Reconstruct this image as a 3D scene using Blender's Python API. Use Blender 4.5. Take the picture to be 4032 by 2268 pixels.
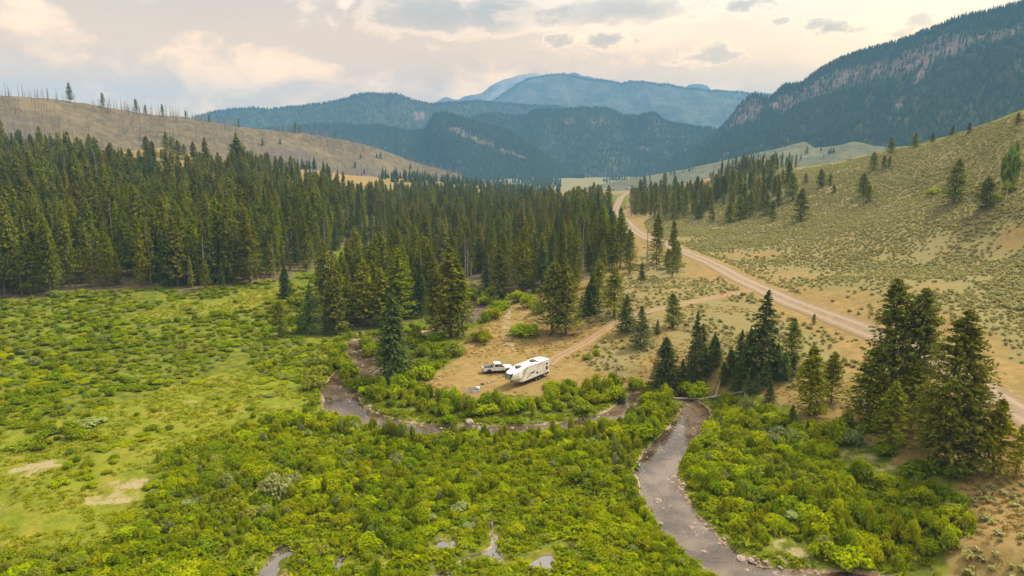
import bpy, bmesh, math, random
import numpy as np
from mathutils import Vector, Matrix

for _o in list(bpy.data.objects): bpy.data.objects.remove(_o, do_unlink=True)
SC = bpy.context.scene
COL = SC.collection
R = math.radians

# ---------------------------------------------------------------- camera
CAM_H = 45.0
cam = bpy.data.cameras.new('camera'); cam_o = bpy.data.objects.new('camera', cam); COL.objects.link(cam_o)
cam.sensor_width = 36.0; cam.lens = 24.317; cam.clip_start = 0.5; cam.clip_end = 40000
cam_o.location = (0, 0, CAM_H); cam_o.rotation_euler = (R(90 - 10.882), 0, 0)
SC.camera = cam_o

# ---------------------------------------------------------------- sky, sun, exposure
SUN_AZ, SUN_EL = R(58), R(52)          # azimuth clockwise from +Y
SUN_STRENGTH = 3.0
SKY_STRENGTH = 0.12
SC.view_settings.view_transform = 'Standard'; SC.view_settings.look = 'None'
SC.view_settings.exposure = 0.86; SC.view_settings.gamma = 1.0; SC.view_settings.use_curve_mapping = False
sun = bpy.data.lights.new('sun', 'SUN'); sun_o = bpy.data.objects.new('sun', sun); COL.objects.link(sun_o)
sun.energy = SUN_STRENGTH; sun.angle = R(6); sun.color = (1.0, 0.87, 0.68)
_sd = Vector((math.sin(SUN_AZ) * math.cos(SUN_EL), math.cos(SUN_AZ) * math.cos(SUN_EL), math.sin(SUN_EL)))
sun_o.rotation_euler = _sd.to_track_quat('Z', 'Y').to_euler(); sun_o.location = (0, 0, 3000)

class NT:
    """small helper round a node tree"""
    def __init__(s, tree): s.t = tree; s.n = tree.nodes; s.l = tree.links
    def add(s, typ, **kw):
        n = s.n.new(typ)
        for k, v in kw.items(): setattr(n, k, v)
        return n
    def put(s, sock, v):
        if isinstance(v, bpy.types.NodeSocket): s.l.new(v, sock)
        elif v is not None:
            if hasattr(sock.default_value, '__len__') and hasattr(v, '__len__'):
                d = len(sock.default_value); v = tuple(v)
                sock.default_value = v[:d] if len(v) >= d else v + (1.0,) * (d - len(v))
            else: sock.default_value = v
    def math(s, op, a, b=None, c=None, clamp=False):
        n = s.add('ShaderNodeMath', operation=op, use_clamp=clamp); s.put(n.inputs[0], a)
        if b is not None: s.put(n.inputs[1], b)
        if c is not None: s.put(n.inputs[2], c)
        return n.outputs[0]
    def vmath(s, op, a, b=None, out=0):
        n = s.add('ShaderNodeVectorMath', operation=op); s.put(n.inputs[0], a)
        if b is not None: s.put(n.inputs[1], b)
        return n.outputs[out]
    def mix(s, f, a, b, blend='MIX'):
        n = s.add('ShaderNodeMix', data_type='RGBA', blend_type=blend, clamp_factor=True)
        s.put(n.inputs[0], f); s.put(n.inputs[6], a); s.put(n.inputs[7], b); return n.outputs[2]
    def noise(s, vec, scale, detail=4, rough=0.55, dist=0.0, dim='3D'):
        n = s.add('ShaderNodeTexNoise', noise_dimensions=dim)
        if vec is not None: s.put(n.inputs['Vector'], vec)
        n.inputs['Scale'].default_value = scale; n.inputs['Detail'].default_value = detail
        n.inputs['Roughness'].default_value = rough; n.inputs['Distortion'].default_value = dist
        return n.outputs['Fac']
    def smooth(s, x, a, b, lo=0.0, hi=1.0):
        n = s.add('ShaderNodeMapRange', interpolation_type='SMOOTHSTEP', clamp=True)
        s.put(n.inputs['Value'], x); n.inputs['From Min'].default_value = a; n.inputs['From Max'].default_value = b
        n.inputs['To Min'].default_value = lo; n.inputs['To Max'].default_value = hi; return n.outputs[0]
    def attr(s, name, out='Fac', typ='GEOMETRY'):
        n = s.add('ShaderNodeAttribute', attribute_name=name, attribute_type=typ); return n.outputs[out]
    def pos(s): return s.add('ShaderNodeNewGeometry').outputs['Position']

world = bpy.data.worlds.new('World'); SC.world = world; world.use_nodes = True
def build_world():
    w = NT(world.node_tree); w.n.clear()
    sky = w.add('ShaderNodeTexSky', sky_type='NISHITA'); sky.sun_disc = False
    sky.sun_elevation = SUN_EL; sky.sun_rotation = SUN_AZ; sky.altitude = 2000; sky.dust_density = 3.0
    dirv = w.vmath('NORMALIZE', w.add('ShaderNodeTexCoord').outputs['Generated'])
    xyz = w.add('ShaderNodeSeparateXYZ'); w.put(xyz.inputs[0], dirv); X, Y, Z = xyz.outputs
    Zc = w.math('MAXIMUM', Z, 0.0)
    az = w.math('ARCTAN2', X, Y); el = w.math('ARCSINE', Z)
    # cloud deck seen in perspective
    den = w.math('ADD', Zc, 0.16)
    cb = w.add('ShaderNodeCombineXYZ'); w.put(cb.inputs[0], w.math('DIVIDE', X, den)); w.put(cb.inputs[1], w.math('DIVIDE', Y, den)); cb.inputs[2].default_value = 3.7
    deck = cb.outputs[0]
    cb2 = w.add('ShaderNodeCombineXYZ'); w.put(cb2.inputs[0], az); w.put(cb2.inputs[1], w.math('MULTIPLY', el, 1.9)); cb2.inputs[2].default_value = 0.4
    pol = cb2.outputs[0]
    streak = w.noise(deck, 0.55, 3, 0.5)
    puff = w.noise(pol, 8.0, 4, 0.58, 0.35)
    puff2 = w.noise(pol, 20.0, 3, 0.6)
    sunv = w.vmath('DOT_PRODUCT', dirv, tuple(_sd), out=1)
    glow = w.math('POWER', w.math('MAXIMUM', w.math('MULTIPLY_ADD', sunv, 0.5, 0.5), 0.0), 3.0)
    # overcast veil: rosy away from the sun, cream near it, brighter overhead
    rosy = (0.495, 0.392, 0.285); cream = (0.92, 0.855, 0.725)
    veil = w.mix(w.smooth(glow, 0.30, 0.66), rosy, cream)
    veil = w.mix(w.smooth(streak, 0.40, 0.68, 0.0, 0.45), veil, (0.42, 0.35, 0.26))
    # cumulus bank standing above the skyline
    edge = w.math('ADD', w.math('MULTIPLY', w.noise(pol, 2.6, 2, 0.5), 0.34), 0.015)
    low = w.math('SUBTRACT', edge, el)
    body = w.smooth(w.math('ADD', w.math('MULTIPLY', low, 2.3), w.math('MULTIPLY_ADD', puff, 1.7, -0.85)), -0.03, 0.10)
    lit = w.smooth(w.math('MULTIPLY_ADD', puff, 0.75, w.math('MULTIPLY', puff2, 0.25)), 0.44, 0.66)
    cum = w.mix(lit, (0.44, 0.345, 0.25), (1.0, 0.82, 0.65))
    bankw = w.smooth(glow, 0.56, 0.36)
    col = w.mix(w.math('MULTIPLY', w.math('MULTIPLY', body, 0.6), bankw), veil, cum)
    # separate clouds: azimuth, elevation, half widths (degrees), darkness
    clouds = [(23.6, 9.0, 1.9, 0.58, 0.8), (15.7, 7.6, 2.3, 0.74, 0.55), (7.5, 8.8, 1.5, 0.58, 0.75), (3.8, 8.9, 1.4, 0.46, 0.7), (29.0, 9.2, 1.0, 0.61, 0.55), (28.0, 8.2, 1.0, 0.36, 0.55), (20.3, 9.6, 0.5, 0.27, 0.6), (-3.2, 10.9, 8.2, 1.5, 0.8), (9.0, 10.7, 7.5, 1.4, 0.62), (17.8, 10.9, 2.0, 0.54, 0.7)]
    wob = w.math('MULTIPLY_ADD', puff2, 3.4, -1.7); wob2 = w.math('MULTIPLY_ADD', w.noise(pol, 46.0, 3, 0.6), 2.4, -1.2)
    for a, e, ha, he, k in clouds:
        dx = w.math('MULTIPLY', w.math('SUBTRACT', az, R(a)), 1 / R(ha)); dy = w.math('MULTIPLY', w.math('SUBTRACT', el, R(e)), 1 / R(he))
        d = w.math('SQRT', w.math('ADD', w.math('MULTIPLY', dx, dx), w.math('MULTIPLY', dy, dy)))
        d = w.math('ADD', w.math('ADD', d, wob), wob2) if ha < 5 else w.math('ADD', w.math('ADD', d, w.math('MULTIPLY_ADD', puff, 2.0, -1.0)), w.math('MULTIPLY', wob, .35))
        m = w.smooth(d, 1.25, 0.1)
        rim = w.smooth(w.math('ABSOLUTE', w.math('SUBTRACT', d, 0.98)), 0.34, 0.0)
        col = w.mix(w.math('MULTIPLY', rim, 0.3), col, (1.15, 0.95, 0.75))
        col = w.mix(w.math('MULTIPLY', m, k), col, (0.31, 0.285, 0.24))
    lowk = w.smooth(el, R(15), R(3))
    cbl = w.add('ShaderNodeCombineColor'); w.put(cbl.inputs[0], w.math('MULTIPLY_ADD', lowk, 1.3, 1.0)); w.put(cbl.inputs[1], w.math('MULTIPLY_ADD', lowk, 0.40, 1.0)); w.put(cbl.inputs[2], w.math('MULTIPLY_ADD', lowk, -0.72, 1.0))
    col = w.mix(1.0, col, cbl.outputs[0], 'MULTIPLY')
    # low sky reddened by smoke, neutral overhead
    col = w.mix(w.smooth(Z, 0.36, 0.85, 0.0, 0.8), col, (0.62, 0.57, 0.50))
    # overcast dome grows brighter with height
    ov = w.smooth(Z, 0.30, 0.95, 1.0, 1.6)
    col = w.mix(1.0, col, ov, 'MULTIPLY')
    scaled = w.vmath('SCALE', col); scaled.node.inputs['Scale'].default_value = 1.0 / SKY_STRENGTH
    final = w.mix(0.95, sky.outputs[0], scaled)
    bg = w.add('ShaderNodeBackground'); w.put(bg.inputs[0], final); bg.inputs[1].default_value = SKY_STRENGTH
    out = w.add('ShaderNodeOutputWorld'); w.l.new(bg.outputs[0], out.inputs[0])
build_world()
world.cycles.sampling_method = 'MANUAL'; world.cycles.sample_map_resolution = 512

SC.render.engine = 'CYCLES'
cy = SC.cycles
cy.max_bounces = 5; cy.diffuse_bounces = 2; cy.glossy_bounces = 2; cy.transmission_bounces = 2; cy.volume_bounces = 1; cy.transparent_max_bounces = 6
cy.caustics_reflective = False; cy.caustics_refractive = False; cy.sample_clamp_indirect = 4.0
cy.use_denoising = True; cy.denoiser = 'OPENIMAGEDENOISE'; cy.denoising_input_passes = 'RGB_ALBEDO_NORMAL'; cy.denoising_prefilter = 'NONE'; cy.use_adaptive_sampling = True; cy.adaptive_threshold = 0.012
# ---------------------------------------------------------------- terrain
def hash2(ix, iy, seed=0):
    h = (ix.astype(np.int64) * 374761393 + iy.astype(np.int64) * 668265263 + seed * 1442695041) & 0xFFFFFFFF
    h = ((h ^ (h >> 13)) * 1274126177) & 0xFFFFFFFF
    return ((h ^ (h >> 16)) & 0xFFFF) / 65535.0

def vnoise(x, y, s, seed=0):
    x = np.asarray(x, float) / s; y = np.asarray(y, float) / s
    ix = np.floor(x); iy = np.floor(y); fx = x - ix; fy = y - iy
    fx = fx * fx * (3 - 2 * fx); fy = fy * fy * (3 - 2 * fy)
    a = hash2(ix, iy, seed); b = hash2(ix + 1, iy, seed); c = hash2(ix, iy + 1, seed); d = hash2(ix + 1, iy + 1, seed)
    return (a * (1 - fx) + b * fx) * (1 - fy) + (c * (1 - fx) + d * fx) * fy

def fbm(x, y, s, seed=0, o=4):
    v = 0; a = 0.5; t = 0
    for k in range(o):
        v = v + a * vnoise(x, y, s, seed + k); t += a; a *= 0.5; s *= 0.5
    return v / t

def sstep(a, b, x):
    t = np.clip((x - a) / (b - a), 0, 1); return t * t * (3 - 2 * t)

def tps_fit(P):
    P = np.asarray(P, float); n = len(P); S = 100.0
    X = P[:, :2] / S
    r2 = ((X[:, None] - X[None]) ** 2).sum(-1)
    K = np.where(r2 > 0, 0.5 * r2 * np.log(r2 + 1e-12), 0) + np.eye(n) * 0.002
    A = np.zeros((n + 3, n + 3)); A[:n, :n] = K; A[:n, n] = 1; A[:n, n + 1:] = X; A[n, :n] = 1; A[n + 1:, :n] = X.T
    b = np.zeros(n + 3); b[:n] = P[:, 2]
    return X, np.linalg.solve(A, b), S

def tps_eval(M, x, y):
    X, w, S = M; x = np.asarray(x, float).ravel() / S; y = np.asarray(y, float).ravel() / S
    n = len(X); out = np.empty(len(x))
    for i in range(0, len(x), 20000):
        xx = x[i:i + 20000]; yy = y[i:i + 20000]
        r2 = (xx[:, None] - X[None, :, 0]) ** 2 + (yy[:, None] - X[None, :, 1]) ** 2
        out[i:i + 20000] = (0.5 * r2 * np.log(r2 + 1e-12)) @ w[:n] + w[n] + w[n + 1] * xx + w[n + 2] * yy
    return out

def line_dist(L, x, y):
    """distance to a polyline [(x, y, halfwidth)] minus its local half width, and the fraction along it"""
    L = np.asarray(L, float); x = np.asarray(x, float).ravel(); y = np.asarray(y, float).ravel()
    best = np.full(len(x), 1e9)
    pad = 40
    near = (x > L[:, 0].min() - pad) & (x < L[:, 0].max() + pad) & (y > L[:, 1].min() - pad) & (y < L[:, 1].max() + pad)
    q = np.full(int(near.sum()), 1e9); xn = x[near]; yn = y[near]
    for k in range(len(L) - 1):
        ax, ay, aw = L[k]; bx, by, bw = L[k + 1]
        dx, dy = bx - ax, by - ay; l2 = dx * dx + dy * dy + 1e-9
        t = np.clip(((xn - ax) * dx + (yn - ay) * dy) / l2, 0, 1)
        q = np.minimum(q, np.hypot(xn - ax - t * dx, yn - ay - t * dy) - (aw + t * (bw - aw)))
    best[near] = q
    return best

def in_poly(P, x, y):
    P = np.asarray(P, float); x = np.asarray(x, float).ravel(); y = np.asarray(y, float).ravel()
    c = np.zeros(len(x), bool); n = len(P); j = n - 1
    for i in range(n):
        xi, yi = P[i, 0], P[i, 1]; xj, yj = P[j, 0], P[j, 1]
        c ^= ((yi > y) != (yj > y)) & (x < (xj - xi) * (y - yi) / (yj - yi + 1e-12) + xi)
        j = i
    return c

def poly_sd(P, x, y):
    """signed distance to a polygon, negative inside"""
    P = np.asarray(P, float); L = np.c_[np.vstack([P, P[:1]])[:, :2], np.zeros(len(P) + 1)]
    d = line_dist(L, x, y)
    return np.where(in_poly(P, x, y), -np.minimum(d, 1e6), d)

def catmull(P, step):
    P = np.asarray(P, float); Q = np.vstack([2 * P[0] - P[1], P, 2 * P[-1] - P[-2]]); out = []
    for i in range(1, len(Q) - 2):
        p0, p1, p2, p3 = Q[i - 1], Q[i], Q[i + 1], Q[i + 2]
        m = max(2, int(np.hypot(*(p2 - p1)[:2]) / step))
        for t in np.arange(m) / m:
            out.append(0.5 * (2 * p1 + (p2 - p0) * t + (2 * p0 - 5 * p1 + 4 * p2 - p3) * t * t + (3 * p1 - p0 - 3 * p2 + p3) * t ** 3))
    out.append(Q[-2]); return np.array(out)

def base_z(x, y):
    x = np.asarray(x, float).ravel(); y = np.asarray(y, float).ravel()
    xc = np.clip(x, -430, 520); yc = np.clip(y, 35, 1150)
    o = np.hypot(x - xc, y - yc)
    z = tps_eval(TPS, xc, yc)
    return z * (1 - sstep(0, 700, o)) + (-16) * sstep(0, 700, o)
CTRL = [[-32.9, 124.45, 0.0], [-19.41, 110.75, 0.0], [-5.8, 108.17, 0.0], [7.49, 109.88, 0.0], [19.32, 117.23, 0.0], [26.88, 126.67, 0.0], [31.87, 116.26, 0.0], [20.48, 91.59, 0.0], [22.05, 75.93, 0.0], [26.71, 68.68, 0.0], [-36.29, 157.05, 0.0], [-34.62, 141.71, 0.0], [-10.93, 199.54, 0.0], [-23.48, 173.81, 0.0], [-23.33, 237.39, 0.0], [20.14, 105.71, 0.0], [-10.02, 85.76, 0.0], [5.97, 85.76, 0.0], [-26.0, 85.76, 0.0], [-26.68, 71.74, 0.0], [-8.53, 71.74, 0.0], [4.98, 70.18, 0.0], [25.3, 105.71, 0.0], [-68.24, 329.04, -0.3], [-44.96, 288.51, -0.3], [-29.57, 67.57, 0.3], [-44.42, 80.04, 0.3], [-37.1, 113.61, 0.3], [-41.21, 97.53, 0.3], [-54.99, 67.11, 0.6], [-54.06, 79.5, 0.6], [-49.66, 127.25, 0.6], [-45.04, 148.55, 0.6], [-75.59, 95.56, 1.2], [-66.77, 111.32, 1.2], [-68.91, 146.54, 1.2], [-57.01, 163.38, 1.2], [-100.71, 130.28, 2.0], [-94.69, 153.37, 2.0], [-65.45, 195.9, 2.0], [-122.22, 160.25, 4.0], [-105.77, 181.8, 4.0], [-84.43, 197.61, 4.0], [-71.45, 214.81, 3.0], [-134.61, 177.68, 6.0], [-117.19, 196.47, 6.0], [-102.11, 203.26, 5.5], [-71.97, 253.24, 3.0], [-10.77, 129.93, 1.3], [0.92, 127.54, 1.3], [9.23, 137.61, 1.3], [16.7, 131.15, 1.3], [-3.38, 149.3, 1.3], [1.23, 173.37, 1.7], [12.65, 161.52, 1.7], [-8.62, 165.29, 1.7], [-15.32, 135.89, 1.0], [-7.93, 121.69, 1.0], [4.67, 124.97, 1.0], [7.67, 210.92, 2.5], [1.33, 188.45, 2.5], [23.18, 205.96, 3.5], [19.79, 174.65, 3.5], [26.29, 141.18, 2.8], [21.65, 132.89, 2.8], [38.73, 151.07, 4.5], [31.12, 158.29, 4.5], [40.89, 133.82, 5.0], [47.67, 125.96, 5.0], [54.16, 163.29, 6.2], [59.44, 144.73, 6.2], [53.3, 114.64, 5.0], [64.21, 124.39, 5.5], [54.77, 100.91, 4.0], [57.53, 84.71, 4.5], [63.24, 102.93, 4.5], [60.95, 81.41, 5.0], [52.97, 69.51, 3.8], [47.12, 68.23, 2.2], [51.4, 62.73, 3.5], [53.76, 59.48, 3.5], [35.52, 107.57, 0.6], [31.37, 90.37, 0.6], [29.44, 76.69, 0.6], [41.79, 95.56, 1.2], [39.07, 82.42, 1.2], [39.23, 72.22, 1.2], [50.69, 87.11, 2.2], [51.61, 79.53, 2.2], [44.6, 111.1, 2.0], [35.28, 68.37, 0.2], [27.36, 129.33, 1.5], [36.05, 126.96, 1.5], [43.06, 120.71, 2.5], [76.21, 97.53, 7.0], [78.11, 115.59, 7.5], [75.87, 144.61, 8.0], [71.17, 173.81, 8.0], [69.49, 204.82, 8.0], [67.24, 264.27, 8.0], [61.59, 313.85, 8.0], [64.43, 387.91, 8.0], [45.78, 216.68, 6.5], [34.95, 191.07, 6.5], [48.95, 203.1, 6.5], [40.03, 273.97, 6.0], [34.85, 219.5, 6.0], [25.07, 284.51, 4.5], [25.02, 235.8, 4.5], [69.03, 143.24, 6.6], [71.11, 120.92, 6.6], [93.78, 122.0, 8.53], [104.37, 137.0, 10.78], [124.04, 165.0, 15.68], [142.76, 192.0, 22.14], [169.73, 232.0, 37.24], [189.24, 262.0, 53.66], [198.0, 275.0, 58.59], [157.78, 190.0, 38.64], [203.25, 250.0, 64.11], [91.88, 140.0, 11.73], [138.02, 215.0, 19.4], [173.7, 275.0, 35.8], [203.1, 325.0, 52.17], [94.75, 178.0, 13.37], [131.05, 250.0, 21.01], [173.54, 335.0, 33.79], [216.06, 420.0, 46.16], [83.94, 202.0, 9.11], [110.16, 268.0, 13.09], [146.38, 360.0, 22.79], [201.67, 500.0, 35.26], [103.0, 350.0, 11.41], [125.73, 430.0, 18.47], [168.68, 580.0, 25.59], [103.59, 500.0, 8.47], [144.37, 700.0, 10.54], [330.0, 420.0, 50.0], [420.0, 420.0, 62.0], [520.0, 420.0, 80.0], [520.0, 250.0, 80.0], [430.0, 250.0, 72.0], [360.0, 600.0, 40.0], [250.0, 600.0, 34.0], [450.0, 800.0, 35.0], [300.0, 800.0, 22.0], [180.0, 800.0, 8.0], [200.0, 1000.0, -4.0], [400.0, 1100.0, 0.0], [520.0, 1150.0, 5.0], [-62.84, 377.99, 0.0], [-10.24, 468.96, 0.0], [-6.97, 316.12, 0.0], [-34.46, 316.12, 0.0], [42.21, 453.33, 1.5], [-17.24, 794.32, -4.0], [59.88, 794.32, -4.0], [-81.45, 321.41, 3.0], [-101.83, 300.0, 9.28], [-148.67, 290.0, 10.47], [-169.59, 270.0, 12.86], [-182.57, 245.0, 12.98], [-267.89, 365.0, 26.62], [-229.4, 370.0, 26.37], [-211.96, 420.0, 29.76], [-242.6, 485.0, 49.83], [-262.13, 470.0, 44.48], [-227.89, 500.0, 46.38], [-292.85, 455.0, 39.95], [-313.41, 430.0, 39.03], [-183.38, 470.0, 33.22], [-147.54, 530.0, 15.31], [-105.15, 640.0, 9.15], [-85.89, 520.0, 1.07], [-42.08, 840.0, 7.44], [-285.88, 350.0, 33.29], [-191.98, 230.0, 10.91], [-230.0, 580.0, 36.0], [-330.0, 560.0, 38.0], [-420.0, 520.0, 36.0], [-150.0, 620.0, 26.0], [-60.0, 760.0, 8.0], [-430.0, 300.0, 45.0], [-430.0, 150.0, 18.0], [-300.0, 120.0, 8.0], [-200.0, 60.0, 3.0], [0.0, 36.0, 0.0], [200.0, 40.0, 10.0], [300.0, 80.0, 25.0], [420.0, 150.0, 60.0], [100.0, 36.0, 3.0], [-100.0, 36.0, 1.0], [-430.0, 800.0, 20.0], [-250.0, 900.0, 5.0], [0.0, 1000.0, -8.0], [-100.0, 1150.0, -14.0], [150.0, 1150.0, -14.0], [60.0, 850.0, -6.0]]
CREEK = [[-70.2, 333.8, 2.2], [-58.1, 305.6, 2.2], [-44.4, 285.1, 2.2], [-27.4, 249.3, 2.5], [-17.0, 226.2, 2.8], [-11.2, 210.2, 3.2], [-10.6, 195.6, 3.0], [-13.4, 184.7, 2.6], [-18.6, 176.7, 2.5], [-25.1, 170.4, 2.5], [-31.7, 168.2, 2.5], [-37.7, 165.5, 2.3], [-38.6, 160.9, 2.6], [-35.6, 155.3, 2.6], [-32.2, 148.8, 2.5], [-29.9, 141.4, 2.4], [-29.1, 134.6, 2.0], [-30.3, 129.9, 2.3], [-32.4, 125.9, 2.9], [-31.5, 121.7, 3.2], [-27.3, 116.0, 2.9], [-21.7, 112.1, 2.6], [-15.2, 109.6, 2.4], [-8.5, 109.1, 2.2], [0.8, 109.4, 2.0], [8.9, 110.8, 1.9], [15.4, 113.9, 2.0], [19.9, 118.3, 2.2], [22.4, 122.7, 2.2], [24.4, 125.8, 2.0], [27.7, 127.1, 1.7], [31.1, 125.1, 2.0], [33.1, 120.7, 2.4], [32.4, 116.2, 2.6], [29.2, 109.9, 2.5], [25.6, 104.0, 2.5], [22.4, 98.1, 2.7], [20.8, 92.8, 2.8], [20.6, 87.3, 2.8], [20.9, 81.4, 2.8], [22.1, 76.3, 2.7], [23.6, 72.1, 2.6], [25.5, 69.1, 2.8], [28.7, 67.1, 2.6], [33.7, 66.8, 2.4], [38.6, 66.5, 2.6], [42.4, 63.7, 2.6]]
CREEK_ARM = [[-34.0, 148.8, 1.2], [-35.9, 142.9, 1.3], [-36.2, 136.2, 1.4], [-35.7, 130.0, 1.7], [-33.5, 124.4, 2.0]]
PONDS = [[[-28.0, 66.9], [-27.9, 69.6], [-27.9, 71.6], [-27.8, 73.8], [-27.4, 74.4], [-26.4, 74.0], [-24.7, 72.9], [-25.0, 72.0], [-26.2, 72.3], [-26.4, 71.3], [-26.0, 69.3], [-25.4, 67.0]], [[-19.9, 70.0], [-20.1, 71.7], [-19.5, 72.6], [-19.1, 71.6], [-19.3, 70.1]], [[-9.8, 74.9], [-9.0, 75.8], [-8.2, 75.9], [-7.5, 75.2], [-7.1, 76.1], [-6.7, 75.7], [-6.6, 73.7], [-7.4, 74.0], [-8.1, 73.9]], [[-9.0, 68.0], [-8.7, 69.2], [-7.5, 69.5], [-6.5, 68.9], [-6.8, 67.5], [-8.0, 67.0]], [[-3.0, 80.9], [-2.6, 80.9], [-2.3, 77.7], [-1.7, 76.1], [-1.8, 73.7], [-0.9, 71.9], [-0.7, 70.9], [-1.3, 70.8], [-2.2, 72.4], [-3.1, 72.7], [-4.7, 71.9], [-5.3, 70.8], [-5.6, 69.5], [-6.0, 69.8], [-5.8, 71.4], [-5.1, 72.5], [-3.6, 73.2], [-2.6, 74.0], [-2.6, 76.3]], [[1.7, 71.7], [2.6, 71.1], [3.3, 72.4], [4.0, 72.9], [4.7, 72.2], [5.1, 71.1], [4.8, 70.0], [3.9, 69.9], [2.8, 70.3], [2.1, 69.6], [1.7, 70.3]], [[6.4, 74.7], [7.2, 75.0], [7.7, 74.4], [7.1, 73.9]], [[-66.7, 82.7], [-67.2, 84.6], [-66.4, 84.0], [-66.2, 82.8]], [[-25.8, 67.8], [-25.3, 69.1], [-24.0, 68.2], [-23.8, 66.9]]]
ROAD = [[240.4, 1345.6], [94.4, 607.6], [76.1, 510.8], [64.5, 388.0], [62.4, 349.3], [61.6, 314.0], [65.4, 291.7], [67.2, 264.3], [69.4, 234.8], [69.5, 204.9], [70.0, 188.9], [71.1, 173.6], [73.2, 158.5], [75.8, 144.5], [77.7, 130.8], [78.2, 115.7], [77.3, 107.7], [76.3, 97.6], [74.8, 83.3], [72.4, 67.4]]
TRACK = [[69.3, 193.6], [66.4, 189.7], [57.1, 185.3], [46.1, 178.6], [40.0, 175.0], [33.8, 172.8], [28.2, 169.2], [24.4, 165.3], [20.6, 160.5], [16.8, 154.9], [12.7, 149.7], [9.7, 145.4], [7.7, 140.7]]
PATH = [[-0.3, 196.9], [-1.3, 181.2], [-1.4, 169.5], [-0.8, 158.7], [1.1, 150.8]]
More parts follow.
